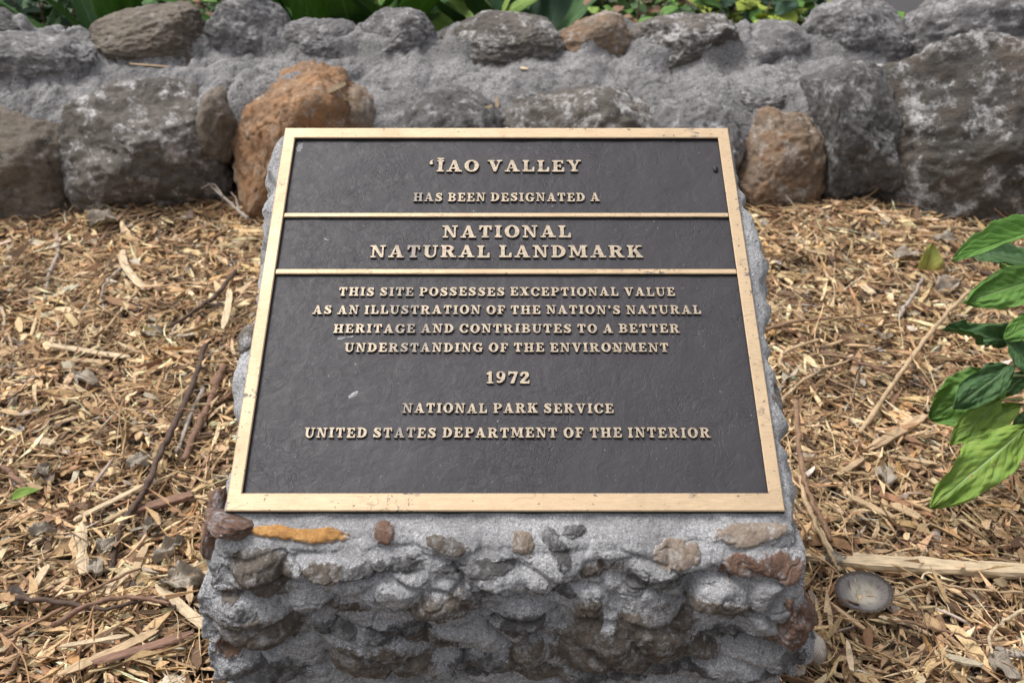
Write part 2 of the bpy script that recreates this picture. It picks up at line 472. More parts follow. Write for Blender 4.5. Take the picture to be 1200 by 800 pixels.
def front_stone(px, py, hw, hh, mat, tilt=0, proud=0.0045, seed=0, p=2.0):
    proud = 0.0012 + proud * (0.5 if mat == 'orange' else 0.28)
    c = ffs(px, py); s = FPX / depth_of(c)
    rx, rz = hw / s * 1.2, hh / s * (1.05 if hh < 10 else 1.35)
    a = R(-tilt); n1, n2 = 64, 40
    u = np.linspace(-1, 1, n1); v = np.linspace(-1, 1, n2)
    U, Vv = np.meshgrid(u, v)
    LQ = 0.0667; ztp = slab_z(YF + 0.034, 0.0080) - 0.002
    drop = max(0.0005, ztp - c.z)
    w0 = math.acos(1 - drop / 0.05) / (math.pi / 2) * LQ if drop < 0.05 else LQ + drop - 0.05
    lx = U.ravel() * rx * 1.25; lw = Vv.ravel() * rz * 1.25
    x = c.x + lx * math.cos(a) - lw * math.sin(a); w = w0 - (lx * math.sin(a) + lw * math.cos(a))
    q = (np.abs(lx / rx)) ** p + (np.abs(lw / rz)) ** p
    P = np.stack([x, x * 0, -w], -1)
    msk = 1 - q + 0.7 * fbm(P * 34, 4, 100 + seed, gain=0.55) + 0.35 * fbm(P * 190, 2, 140 + seed)
    lift = np.clip(msk, -1, 1)
    prd = proud * np.where(lift > 0, np.tanh(lift * 3.2), lift * 2.2) + 0.0012 * fbm(P * 90, 3, 170 + seed) * (lift > 0)
    buried = w < 0.003
    wc = np.maximum(w, 0.003)
    th = np.clip(wc / LQ, 0, 1) * math.pi / 2
    dz = np.where(wc < LQ, 0.05 * (1 - np.cos(th)), 0.05 + wc - LQ)
    z = ztp - dz
    y = front_y(x, z) - prd * np.sin(th)
    z = z + prd * np.cos(th) - 0.01 * buried
    y = np.where(buried, YF + 0.045, y)
    yb = np.full_like(y, YF + 0.055)
    loc = Vector((c.x, YF, c.z))
    V = np.concatenate([np.stack([x, y, z], -1), np.stack([x, yb, z], -1)]) - np.array(loc)
    Fa = grid_faces(n2, n1); N = n1 * n2
    Fb = grid_faces(n2, n1, off=N)[:, ::-1]
    idx = np.arange(N).reshape(n2, n1)
    loop = np.concatenate([idx[0, :], idx[1:, -1], idx[-1, -2::-1], idx[-2:0:-1, 0]])
    l2 = np.roll(loop, -1)
    Fc = np.stack([loop, loop + N, l2 + N, l2], -1)
    me = mesh_np('stone', V, [Fa, Fb, Fc], [MR[mat]])
    at = me.attributes.new('core', 'FLOAT', 'POINT'); at.data.foreach_set('value', np.concatenate([lift, lift]).astype(np.float32))
    o = obj('stone', me, PED)
    o.location = loc - PED.location
    return o
FS = [(352,627,48,8,'orange',4,0.007,1,2.6),(451,623,11,15,'rust',8,0.007,2,2),(306,672,34,22,'brown',14,0.005,3,2),(378,663,24,9,'brown',-4,0.005,4,2),
 (425,664,26,8,'dark',-4,0.005,29,2),(526,638,26,9,'brown',10,0.003,5,2),(612,635,11,13,'tan',-30,0.004,6,2),(673,624,13,9,'dark',-8,0.005,7,2),(792,647,23,11,'tan',-4,0.004,8,2),
 (880,626,34,11,'tan',-8,0.007,9,2.4),(866,662,26,10,'rust',0,0.004,10,2),(308,732,50,20,'brown',4,0.005,11,2),(314,786,46,16,'dark',0,0.006,12,2),
 (522,706,40,15,'brown',-12,0.005,13,2),(612,726,30,14,'dark',4,0.005,14,2),(686,714,15,24,'brown',4,0.005,15,2),(732,752,78,40,'brown',-14,0.006,16,2.4),
 (838,702,36,13,'brown',6,0.006,17,2),(618,766,22,18,'brown',0,0.005,18,2),(445,772,60,20,'brown',4,0.005,19,2),(562,780,34,16,'dark',0,0.005,20,2),
 (470,662,22,8,'dark',-8,0.004,21,2),(286,708,16,8,'dark',6,0.004,22,2),(560,664,42,7,'dark',-3,0.003,23,2),(700,790,44,10,'dark',-6,0.004,24,2),
 (912,662,22,10,'rust',6,0.004,25,2),(815,760,26,12,'brown',-10,0.004,26,2),(652,640,10,18,'dark',-30,0.003,27,2),(893,790,30,10,'dark',0,0.004,28,2),
 (468,738,36,11,'dark',-8,0.004,30,2),(404,710,28,9,'brown',4,0.004,31,2),(648,692,24,9,'dark',8,0.004,32,2),(776,677,40,9,'dark',-10,0.003,33,2),(560,692,36,7,'dark',-2,0.003,34,2),
 (704,668,22,8,'brown',-14,0.003,35,2),(504,752,30,9,'brown',6,0.004,36,2),(780,786,44,12,'dark',-4,0.004,37,2),(852,738,34,10,'dark',-6,0.004,38,2),(392,736,24,9,'dark',6,0.004,39,2),(640,790,34,10,'brown',4,0.004,40,2),(930,772,18,12,'dark',0,0.004,41,2),(268,694,14,9,'brown',0,0.004,42,2),(268,758,16,10,'rust',0,0.004,43,2)]
for a in FS: front_stone(*a)

# ------------------------------------------------------------------ rocks
_ico = {}
def ico(level):
    if level not in _ico:
        bm = bmesh.new(); bmesh.ops.create_icosphere(bm, subdivisions=level, radius=1.0)
        V = np.array([v.co[:] for v in bm.verts]); F = np.array([[v.index for v in f.verts] for f in bm.faces]); bm.free()
        _ico[level] = (V, F)
    return _ico[level]
def rock_mesh(rx, ry, rz, seed, level=5, block=2.6, rough=0.10, mats=(), facets=6, fine=1.0):
    V, F = ico(level)
    n = V / ((np.abs(V) ** block).sum(1) ** (1 / block))[:, None]
    rs = np.random.default_rng(seed)
    for k in range(facets):                       # planed-off faces
        d = rs.normal(size=3); d /= np.linalg.norm(d); lim = rs.uniform(0.72, 0.98)
        t = n @ d; over = np.clip(t - lim, 0, None)
        n = n - over[:, None] * d * 0.85
    D = V + seed * 3.17
    disp = rough * fbm(D * 1.5, 3, seed) + rough * 0.45 * ridged(D * 3.2, 3, seed + 5) * 0.6 + rough * 0.26 * fbm(D * 9, 4, seed + 9) * fine + rough * 0.16 * fbm(D * 28, 3, seed + 12) * fine - rough * 0.55 * np.exp(-(np.abs(fbm(D * 2.6, 3, seed + 20)) / 0.035) ** 2) * 0.5 + rough * 0.3 * np.floor(3 * fbm(D * 2.2, 2, seed + 23)) / 3
    n = n * (1 + disp)[:, None]
    me = mesh_np('stone', n * np.array([rx, ry, rz]), F, list(mats))
    at = me.attributes.new('core', 'FLOAT', 'POINT'); at.data.foreach_set('value', (0.45 + 0.5 * fbm(D * 2.5, 3, seed + 50)).astype(np.float32))
    return me

# corner stones of the pedestal
cc = at_y(270, 618, YF + 0.015)
o = obj('stone', rock_mesh(0.028, 0.026, 0.0085, 38, 5, 4.5, 0.13, [MR['rust']]), PED, rot=(R(-14), R(16), 0.1)); o.location = Vector((PX0 - 0.296, YF + 0.030, ffs(272, 622).z)) - PED.location
c1 = at_y(252, 592, YF + 0.06)
o = obj('stone', rock_mesh(0.011, 0.040, 0.020, 33, 5, 3.2, 0.08, [MR['rust']]), PED, rot=(R(29), 0.0, 0.0)); o.location = Vector((PX0 - 0.323, YF + 0.045, slab_z(YF + 0.045, 0.030))) - PED.location
c2 = at_y(905, 722, YF)
o = obj('stone', rock_mesh(0.036, 0.050, 0.042, 35, 6, 2.6, 0.16, [MR['rust']]), PED, rot=(0, R(-24), 0.3)); o.location = Vector((PX0 + 0.300, YF + 0.016, c2.z + 0.004)) - PED.location
c3 = at_y(280, 388, YF + 0.28)
o = obj('stone', rock_mesh(0.02, 0.034, 0.02, 37, 4, 2.6, 0.12, [MR['brown']]), PED); o.location = Vector((PX0 - 0.308, YF + 0.255, slab_z(YF + 0.255, 0.03))) - PED.location
o = obj('stone', rock_mesh(0.022, 0.05, 0.03, 39, 4, 2.6, 0.12, [MR['brown']]), PED); o.location = Vector((PX0 + 0.308, YF + 0.20, slab_z(YF + 0.20, 0.05))) - PED.location

# ------------------------------------------------------------------ plaque
def m_bronze():
    n = NT('polished_bronze')
    g = n.noise(60, 4, 0.6, vec=n.pos((1, 12, 12)))
    b = n.noise(9, 5, 0.65)
    col = n.ramp(g, [(0.3, (0.41, 0.30, 0.185)), (0.7, (0.52, 0.39, 0.25))])
    col = n.mix(n.ramp(b, [(0.35, 0.35), (0.6, 0.0)]), col, (0.43, 0.30, 0.19))
    c = n.noise(70, 4, 0.75, dist=0.5); c2 = n.noise(14, 2, 0.5, vec=n.pos((1, 1, 1), (0.6, 0.2, 0.1)))
    chip = n.math('MULTIPLY', n.ramp(c, [(0.56, 0.0), (0.60, 1.0)]), n.ramp(c2, [(0.57, 0.0), (0.63, 1.0)]))
    col = n.mix(chip, col, (0.11, 0.095, 0.085))
    sp = n.ramp(n.noise(200, 2, 0.5), [(0.68, 0.0), (0.72, 0.85)])
    col = n.mix(sp, col, (0.10, 0.08, 0.07))
    tn = n.noise(16, 6, 0.7, vec=n.pos((1, 1, 1), (0.2, 0.9, 0.5)))
    col = n.mix(n.ramp(tn, [(0.48, 0.0), (0.72, 0.5)]), col, (0.27, 0.185, 0.11))
    ln = n.ramp(n.math('ABSOLUTE', n.math('SUBTRACT', n.noise(7, 3, 0.5, dist=0.6, vec=n.pos((1, 2.2, 2.2))), 0.5), 0), [(0.0, 0.6), (0.004, 0.0)])
    col = n.mix(n.math('MULTIPLY', ln, n.ramp(c2, [(0.45, 0.0), (0.5, 1.0)])), col, (0.2, 0.15, 0.10))
    met = n.math('MULTIPLY', n.math('SUBTRACT', 1.0, chip), 0.35)
    return n.done(col, n.ramp(b, [(0.3, 0.6), (0.7, 0.48)]), n.bump(n.math('ADD', g, n.noise(300, 2, 0.5)), 0.0004, 0.5), Metallic=met)
def m_letter():
    n = NT('letter_bronze')
    pc = n.tc.outputs['Object']
    r = n.rand()
    g = n.noise(260, 3, 0.7)
    col = n.ramp(g, [(0.28, (0.22, 0.175, 0.13)), (0.5, (0.34, 0.275, 0.20)), (0.72, (0.44, 0.365, 0.275))])
    # patina runs down the plate in one streak, and a few more spots
    X = n.sep(n.geo.outputs['Position'])
    dx = n.math('ABSOLUTE', n.math('ADD', X[0], 0.127), 0.0)
    streak = n.ramp(dx, [(0.0, 1.0), (0.012, 0.8), (0.035, 0.0)])
    w = n.noise(30, 4, 0.7)
    m = n.math('ADD', n.math('MULTIPLY', streak, 0.30), w)
    wm = n.ramp(m, [(0.60, 0.0), (0.80, 0.8)])
    col = n.mix(wm, col, (0.15, 0.13, 0.115))
    sm = n.noise(170, 3, 0.6)
    col = n.mix(n.ramp(sm, [(0.54, 0.0), (0.66, 0.6)]), col, (0.15, 0.12, 0.09))
    return n.done(col, 0.5, n.bump(g, 0.0005, 0.6), Metallic=0.3)
def m_patina(name='dark_patina', base=(0.024, 0.0215, 0.025), wrinkle=True):
    n = NT(name)
    v = n.noise(34, 5, 0.6, dist=1.8)
    v2 = n.noise(90, 4, 0.65, dist=1.0)
    b = n.noise(6, 4, 0.5)
    # crinkled leathery casting skin: thin crease lines
    cr = n.ramp(n.math('ABSOLUTE', n.math('SUBTRACT', n.noise(24, 3, 0.55, dist=1.4), 0.5), 0), [(0.0, 0.0), (0.02, 1.0)])
    cr2 = n.ramp(n.math('ABSOLUTE', n.math('SUBTRACT', n.noise(41, 3, 0.6, dist=0.9, vec=n.pos((1, 1, 1), (0.3, 0.9, 0.4))), 0.5), 0), [(0.0, 0.0), (0.015, 1.0)])
    area = n.ramp(n.noise(7, 3, 0.55), [(0.42, 0.0), (0.62, 1.0)])
    crm = n.math('MULTIPLY', n.math('SUBTRACT', 1.0, n.math('MULTIPLY', cr, cr2)), area)
    col = n.mix(n.ramp(b, [(0.35, 0.0), (0.65, 1.0)]), base, tuple(x * 1.35 for x in base))
    col = n.mix(n.math('MULTIPLY', crm, 0.35), col, (0.02, 0.018, 0.018))
    sp = n.ramp(n.noise(330, 2, 0.5), [(0.735, 0.0), (0.77, 0.7)])
    col = n.mix(sp, col, (0.28, 0.27, 0.27))
    h = n.math('ADD', n.math('ADD', n.math('MULTIPLY', v, 1.3), n.math('MULTIPLY', v2, 0.5)), n.math('MULTIPLY', crm, -0.35))
    rg = n.ramp(v2, [(0.3, 0.50), (0.7, 0.64)])
    return n.done(col, rg, n.bump(h, 0.0010 if wrinkle else 0.001, 0.75), Specular_IOR_Level=0.36)
M_BR, M_LT, M_PA = m_bronze(), m_letter(), m_patina()
M_SIDE = m_patina('letter_side_patina', (0.018, 0.015, 0.013), False)

PLQ = thing('bronze_plaque', 'dark bronze plaque with raised lettering and polished frame set on the stone pedestal', 'plaque')
PLQ.matrix_world = PLM
T_FR = 0.014; DROP = 0.0055          # frame thickness, panel sunk this far below the frame's face
def prism_loop(name, outer, inner, z0, z1, mats, parent, bev=0.0012):
    """frame: rectangular ring with mitred bevelled corners"""
    bm = bmesh.new()
    def ringv(r, z): return [bm.verts.new((x, y, z)) for x, y in r]
    def ins(rect, d):
        x0, y0, x1, y1 = rect; return [(x0 + d, y0 + d), (x1 - d, y0 + d), (x1 - d, y1 - d), (x0 + d, y1 - d)]
    loops = [ringv(ins(outer, 0), z0), ringv(ins(outer, 0), z1 - bev), ringv(ins(outer, bev), z1), ringv(ins(inner, -bev), z1), ringv(ins(inner, 0), z1 - bev), ringv(ins(inner, 0), z0)]
    fs = []
    for a, b in zip(loops, loops[1:] + loops[:1]):
        for i in range(4):
            f = bm.faces.new((a[i], a[(i + 1) % 4], b[(i + 1) % 4], b[i])); fs.append(f)
    for i, f in enumerate(fs):
        k = i // 4
        f.material_index = 1 if k in (0, 4, 5) else 0
    bmesh.ops.recalc_face_normals(bm, faces=bm.faces)
    me = bpy.data.meshes.new(name); bm.to_mesh(me); bm.free()
    for m in mats: me.materials.append(m)
    return obj(name, me, parent)
def box_me(name, x0, y0, z0, x1, y1, z1, mats, bev=0.0, side_mi=0):
    bm = bmesh.new()
    bmesh.ops.create_cube(bm, size=1.0, matrix=Matrix.Translation(((x0 + x1) / 2, (y0 + y1) / 2, (z0 + z1) / 2)) @ Matrix.Diagonal((x1 - x0, y1 - y0, z1 - z0, 1)))
    if bev: bmesh.ops.bevel(bm, geom=bm.edges[:], offset=bev, segments=2, affect='EDGES')
    for f in bm.faces: f.material_index = 0 if f.normal.z > 0.3 else side_mi
    me = bpy.data.meshes.new(name); bm.to_mesh(me); bm.free()
    for m in mats: me.materials.append(m)
    return me
HW = W_PL / 2
iu = pl_uv(899, 577, -DROP)[0]; iv0 = pl_uv(594, 577.5, -0.001)[1]; iv1 = pl_uv(594, 162, -0.001)[1]
prism_loop('frame', (-HW, 0, HW, H_PL), (-iu, iv0, iu, iv1), -T_FR, 0, [M_BR, M_SIDE], PLQ)
# the sunk plate, a grid with slight unevenness
def build_panel():
    nx, ny = 160, 150
    xs = np.linspace(-HW + 0.004, HW - 0.004, nx); ys = np.linspace(0.004, H_PL - 0.004, ny)
    X, Y = np.meshgrid(xs, ys)
    P = np.stack([X.ravel(), Y.ravel(), 0 * X.ravel()], -1)
    Z = -DROP + 0.0006 * fbm(P * 22, 4, 201)
    N = nx * ny
    V = np.concatenate([np.stack([X.ravel(), Y.ravel(), Z], -1), np.stack([X.ravel(), Y.ravel(), 0 * Z - T_FR + 0.001], -1)])
    idx = np.arange(N).reshape(ny, nx)
    loop = np.concatenate([idx[0, :], idx[1:, -1], idx[-1, -2::-1], idx[-2:0:-1, 0]]); l2 = np.roll(loop, -1)
    F = [grid_faces(ny, nx), grid_faces(ny, nx, off=N)[:, ::-1], np.stack([loop, loop + N, l2 + N, l2], -1)]
    obj('dark_panel', mesh_np('dark_panel', V, F, [M_PA]), PLQ)
build_panel()
for ya, yb in ((249.3, 254.2), (315.0, 320.8)):
    v1 = pl_uv(594, ya, -0.0015)[1]; v0 = pl_uv(594, yb, -0.0015)[1]
    obj('divider_bar', box_me('divider_bar', -iu + 0.0004, v0, -DROP - 0.003, iu - 0.0004, v1, -0.0012, [M_BR, M_SIDE], 0.0009, 1), PLQ)

# ---- glyphs: fat bracketed-serif capitals drawn as signed fields, contoured and extruded
GN = 46
def box(x0, y0, x1, y1): return ('b', x0, y0, x1, y1)
def poly(*p): return ('p', p)
def ell(cx, cy, rx, ry): return ('e', cx, cy, rx, ry)
def stroke(*p): return ('s', p)
def stem(x, top=True, bot=True, w=0.13, s=0.25):
    r = [box(x - w, 0.02, x + w, 0.98)]
    if top: r += [box(x - s, 0.87, x + s, 1), poly((x - w - 0.06, 0.88), (x + w + 0.06, 0.88), (x + w - 0.01, 0.78), (x - w + 0.01, 0.78))]
    if bot: r += [box(x - s, 0, x + s, 0.13), poly((x - w + 0.01, 0.22), (x + w - 0.01, 0.22), (x + w + 0.06, 0.12), (x - w - 0.06, 0.12))]
    return r
G = {}
G['I'] = (0.54, stem(0.27), [])
G['i'] = (0.58, stem(0.29) + [box(0.04, 1.07, 0.54, 1.19), box(0.17, 0.9, 0.41, 1.1)], [])
G['L'] = (0.90, stem(0.27) + [box(0.27, 0, 0.88, 0.14), poly((0.88, 0), (0.88, 0.40), (0.76, 0.40), (0.66, 0.1))], [])
G['E'] = (0.92, stem(0.27) + [box(0.27, 0, 0.9, 0.14), poly((0.9, 0), (0.9, 0.36), (0.79, 0.36), (0.68, 0.1)), box(0.27, 0.86, 0.85, 1), poly((0.85, 1), (0.85, 0.68), (0.75, 0.68), (0.64, 0.9)), box(0.27, 0.44, 0.6, 0.57), box(0.56, 0.34, 0.66, 0.67)], [])
G['F'] = (0.86, stem(0.27) + [box(0.27, 0.86, 0.85, 1), poly((0.85, 1), (0.85, 0.66), (0.75, 0.66), (0.64, 0.9)), box(0.27, 0.42, 0.6, 0.55), box(0.56, 0.32, 0.66, 0.66)], [])
G['T'] = (0.94, stem(0.47, top=False) + [box(0.03, 0.86, 0.91, 1), poly((0.03, 1), (0.03, 0.62), (0.13, 0.62), (0.24, 0.9)), poly((0.91, 1), (0.91, 0.62), (0.81, 0.62), (0.70, 0.9))], [])
G['H'] = (1.12, stem(0.27) + stem(0.85) + [box(0.27, 0.43, 0.85, 0.57)], [])
G['N'] = (1.10, [box(0.17, 0.02, 0.29, 0.98), box(0.04, 0, 0.42, 0.13), box(0.0, 0.87, 0.34, 1), box(0.82, 0.05, 0.94, 0.98), box(0.68, 0.87, 1.08, 1), poly((0.10, 1), (0.40, 1), (0.94, 0.0), (0.74, 0.0))], [])
G['M'] = (1.34, [box(0.17, 0.02, 0.29, 0.98), box(0.02, 0, 0.42, 0.13), box(0.0, 0.87, 0.36, 1), poly((0.12, 1), (0.42, 1), (0.74, 0.12), (0.58, 0.12)), poly((0.58, 0.12), (0.72, 0.12), (1.0, 1), (0.88, 1))] + stem(1.06, w=0.13, s=0.26), [])
G['A'] = (1.10, [poly((0.12, 0.04), (0.25, 0.04), (0.58, 0.95), (0.46, 1.0)), poly((0.40, 1.0), (0.66, 1.0), (1.0, 0.0), (0.69, 0.0)), box(0.26, 0.25, 0.8, 0.37), box(0.0, 0, 0.40, 0.13), box(0.58, 0, 1.10, 0.13)], [])
G['V'] = (1.06, [poly((0.1, 1), (0.41, 1), (0.68, 0.12), (0.50, 0.0), (0.45, 0.0)), poly((0.82, 1), (0.95, 1), (0.62, 0.0), (0.50, 0.0)), box(0.0, 0.87, 0.52, 1), box(0.66, 0.87, 1.06, 1)], [])
G['Y'] = (1.04, [poly((0.08, 1), (0.38, 1), (0.62, 0.42), (0.39, 0.42)), poly((0.80, 1), (0.93, 1), (0.65, 0.42), (0.52, 0.42)), box(0.39, 0.02, 0.65, 0.5), box(0.26, 0, 0.78, 0.13), box(0.0, 0.87, 0.49, 1), box(0.65, 0.87, 1.04, 1)], [])
G['X'] = (1.04, [poly((0.08, 1), (0.42, 1), (0.96, 0), (0.62, 0)), poly((0.77, 1), (0.90, 1), (0.25, 0), (0.12, 0)), box(0.0, 0.87, 0.5, 1), box(0.62, 0.87, 1.0, 1), box(0.0, 0, 0.38, 0.13), box(0.52, 0, 1.04, 0.13)], [])
G['O'] = (1.06, [ell(0.53, 0.5, 0.52, 0.52)], [ell(0.53, 0.5, 0.22, 0.39)])
G['C'] = (1.0, [ell(0.53, 0.5, 0.52, 0.52), box(0.84, 0.64, 0.96, 1.0)], [ell(0.55, 0.5, 0.24, 0.39), poly((0.62, 0.36), (1.2, 0.22), (1.2, 0.62), (0.62, 0.62))])
G['G'] = (1.08, [ell(0.53, 0.5, 0.52, 0.52), box(0.84, 0.66, 0.96, 1.0)], [ell(0.55, 0.5, 0.24, 0.39), box(0.62, 0.44, 1.2, 0.64)], [box(0.70, 0.03, 0.96, 0.46), box(0.60, 0.36, 1.08, 0.48)])
G['D'] = (1.04, [box(0.14, 0, 0.40, 1), box(0.02, 0, 0.3, 0.13), box(0.02, 0.87, 0.3, 1), ('eh', 0.44, 0.5, 0.58, 0.5, 0.30), box(0.3, 0, 0.46, 0.13), box(0.3, 0.87, 0.46, 1)], [('eh', 0.42, 0.5, 0.29, 0.37, 0.40)])
G['B'] = (0.98, [box(0.14, 0, 0.40, 1), box(0.02, 0, 0.3, 0.13), box(0.02, 0.87, 0.3, 1), box(0.3, 0, 0.55, 1), ell(0.54, 0.745, 0.36, 0.255), ell(0.56, 0.275, 0.40, 0.275)], [('eh', 0.48, 0.735, 0.17, 0.135, 0.40), ('eh', 0.48, 0.275, 0.21, 0.15, 0.40)])
G['P'] = (0.94, [box(0.14, 0, 0.40, 1), box(0.02, 0, 0.54, 0.13), box(0.02, 0.87, 0.3, 1), box(0.3, 0.42, 0.52, 1), ell(0.52, 0.71, 0.41, 0.29)], [('eh', 0.46, 0.71, 0.21, 0.165, 0.40)])
G['R'] = (1.10, [box(0.14, 0, 0.40, 1), box(0.02, 0, 0.5, 0.13), box(0.02, 0.87, 0.3, 1), box(0.3, 0.46, 0.52, 1), ell(0.52, 0.735, 0.41, 0.265), poly((0.46, 0.5), (0.72, 0.54), (1.0, 0.05), (0.72, 0.0)), box(0.70, 0, 1.10, 0.13)], [('eh', 0.46, 0.735, 0.21, 0.14, 0.40)])
G['K'] = (1.12, stem(0.27) + [poly((0.36, 0.38), (0.36, 0.54), (0.76, 0.95), (0.92, 0.95)), poly((0.46, 0.56), (0.66, 0.72), (1.06, 0.05), (0.74, 0.0)), box(0.62, 0.87, 1.06, 1), box(0.62, 0, 1.12, 0.13)], [])
G['S'] = (0.88, [stroke((0.70, 0.76, 0.07), (0.62, 0.88, 0.08), (0.42, 0.93, 0.075), (0.24, 0.86, 0.10), (0.19, 0.72, 0.13), (0.30, 0.60, 0.15), (0.50, 0.49, 0.16), (0.65, 0.38, 0.15), (0.70, 0.26, 0.13), (0.62, 0.13, 0.10), (0.44, 0.07, 0.075), (0.24, 0.12, 0.08), (0.14, 0.26, 0.07)), box(0.68, 0.66, 0.79, 1.0), box(0.05, 0.0, 0.16, 0.36)], [])
G['U'] = (1.06, [box(0.13, 0.34, 0.39, 0.98), box(0.01, 0.87, 0.51, 1), box(0.80, 0.34, 0.92, 0.98), box(0.66, 0.87, 1.05, 1), ('el', 0.525, 0.36, 0.395, 0.38, 0.36)], [('el', 0.595, 0.37, 0.205, 0.25, 0.4)])
G['1'] = (0.66, [box(0.2, 0, 0.46, 0.98), box(0.06, 0, 0.6, 0.12), poly((0.04, 0.72), (0.04, 0.84), (0.3, 1.0), (0.46, 1.0), (0.3, 0.74))], [])
G['9'] = (0.86, [ell(0.41, 0.67, 0.38, 0.33), stroke((0.66, 0.62, 0.13), (0.62, 0.38, 0.12), (0.50, 0.2, 0.10), (0.30, 0.1, 0.08), (0.16, 0.13, 0.09))], [ell(0.40, 0.68, 0.13, 0.22)])
G['7'] = (0.84, [box(0.04, 0.8, 0.80, 0.98), box(0.04, 0.66, 0.14, 1.0), poly((0.58, 0.86), (0.80, 0.92), (0.52, 0), (0.20, 0))], [])
G['2'] = (0.84, [stroke((0.14, 0.72, 0.12), (0.22, 0.86, 0.10), (0.42, 0.92, 0.09), (0.60, 0.84, 0.12), (0.62, 0.68, 0.14), (0.48, 0.48, 0.12), (0.28, 0.28, 0.10), (0.12, 0.12, 0.09)), box(0.04, 0, 0.80, 0.19), box(0.72, 0.0, 0.80, 0.32)], [])
G["'"] = (0.36, [ell(0.18, 0.86, 0.13, 0.13), poly((0.14, 0.80), (0.31, 0.86), (0.26, 0.66), (0.08, 0.56))], [])
G['`'] = (0.38, [ell(0.17, 0.74, 0.13, 0.13), poly((0.04, 0.74), (0.22, 0.80), (0.30, 1.04), (0.10, 0.96))], [])
def fld(sh, X, Y):
    k = sh[0]
    if k == 'b':
        _, x0, y0, x1, y1 = sh
        dx = np.abs(X - (x0 + x1) / 2) - (x1 - x0) / 2; dy = np.abs(Y - (y0 + y1) / 2) - (y1 - y0) / 2
        return np.where((dx > 0) & (dy > 0), np.hypot(dx, dy), np.maximum(dx, dy))
    if k == 'p':
        P = sh[1]; A = 0
        for (a, b), (c, d) in zip(P, P[1:] + P[:1]): A += a * d - b * c
        s = 1 if A > 0 else -1; f = np.full_like(X, -9.0)
        for (a, b), (c, d) in zip(P, P[1:] + P[:1]):
            ex, ey = c - a, d - b; l = math.hypot(ex, ey)
            f = np.maximum(f, s * ((X - a) * ey - (Y - b) * ex) / l)
        return f
    if k in ('e', 'eh', 'el'):
        cx, cy, rx, ry = sh[1:5]
        f = (np.sqrt(((X - cx) / rx) ** 2 + ((Y - cy) / ry) ** 2) - 1) * min(rx, ry)
        if k == 'eh': f = np.maximum(f, sh[5] - X)
        if k == 'el': f = np.maximum(f, Y - sh[5])
        return f
    if k == 's':
        f = np.full_like(X, 9.0); P = sh[1]
        for (a, b, r0), (c, d, r1) in zip(P, P[1:]):
            ex, ey = c - a, d - b; t = np.clip(((X - a) * ex + (Y - b) * ey) / (ex * ex + ey * ey), 0, 1)
            f = np.minimum(f, np.hypot(X - a - t * ex, Y - b - t * ey) - (r0 + (r1 - r0) * t))
        return f
def contours(F, xs, ys):
    ny, nx = F.shape; segs = {}
    def ip(p, q):
        (i, j), (k, l) = p, q; a, b = F[i, j], F[k, l]; t = a / (a - b)
        return (xs[j] + (xs[l] - xs[j]) * t, ys[i] + (ys[k] - ys[i]) * t)
    pts = {}; nxt = {}
    for i in range(ny - 1):
        for j in range(nx - 1):
            c = [(i, j), (i, j + 1), (i + 1, j + 1), (i + 1, j)]
            s = [F[p] < 0 for p in c]
            if all(s) or not any(s): continue
            cr = []
            for k in range(4):
                p, q = c[k], c[(k + 1) % 4]
                if s[k] != s[(k + 1) % 4]:
                    key = (min(p, q), max(p, q)); pts[key] = ip(*key); cr.append((key, s[k]))
            outs = [k for k, v in cr if v]; ins = [k for k, v in cr if not v]
            for a, b in zip(outs, ins if len(ins) == 1 else ins[::-1]): nxt[a] = b
    res = []
    while nxt:
        st = next(iter(nxt)); cur = st; lp = []
        while cur in nxt:
            lp.append(pts[cur]); cur = nxt.pop(cur)
        if len(lp) > 6: res.append(lp)
    return res
def simplify(lp, eps):
    def dp(P):
        if len(P) < 3: return P
        a, b = np.array(P[0]), np.array(P[-1]); Q = np.array(P); e = b - a; l = np.hypot(*e)
        d = np.abs((Q[:, 0] - a[0]) * e[1] - (Q[:, 1] - a[1]) * e[0]) / l if l > 1e-9 else np.hypot(Q[:, 0] - a[0], Q[:, 1] - a[1])
        k = int(d.argmax())
        if d[k] < eps: return [P[0], P[-1]]
        return dp(P[:k + 1])[:-1] + dp(P[k:])
    h = len(lp) // 2
    return dp(lp[:h + 1])[:-1] + dp(lp[h:] + lp[:1])[:-1]
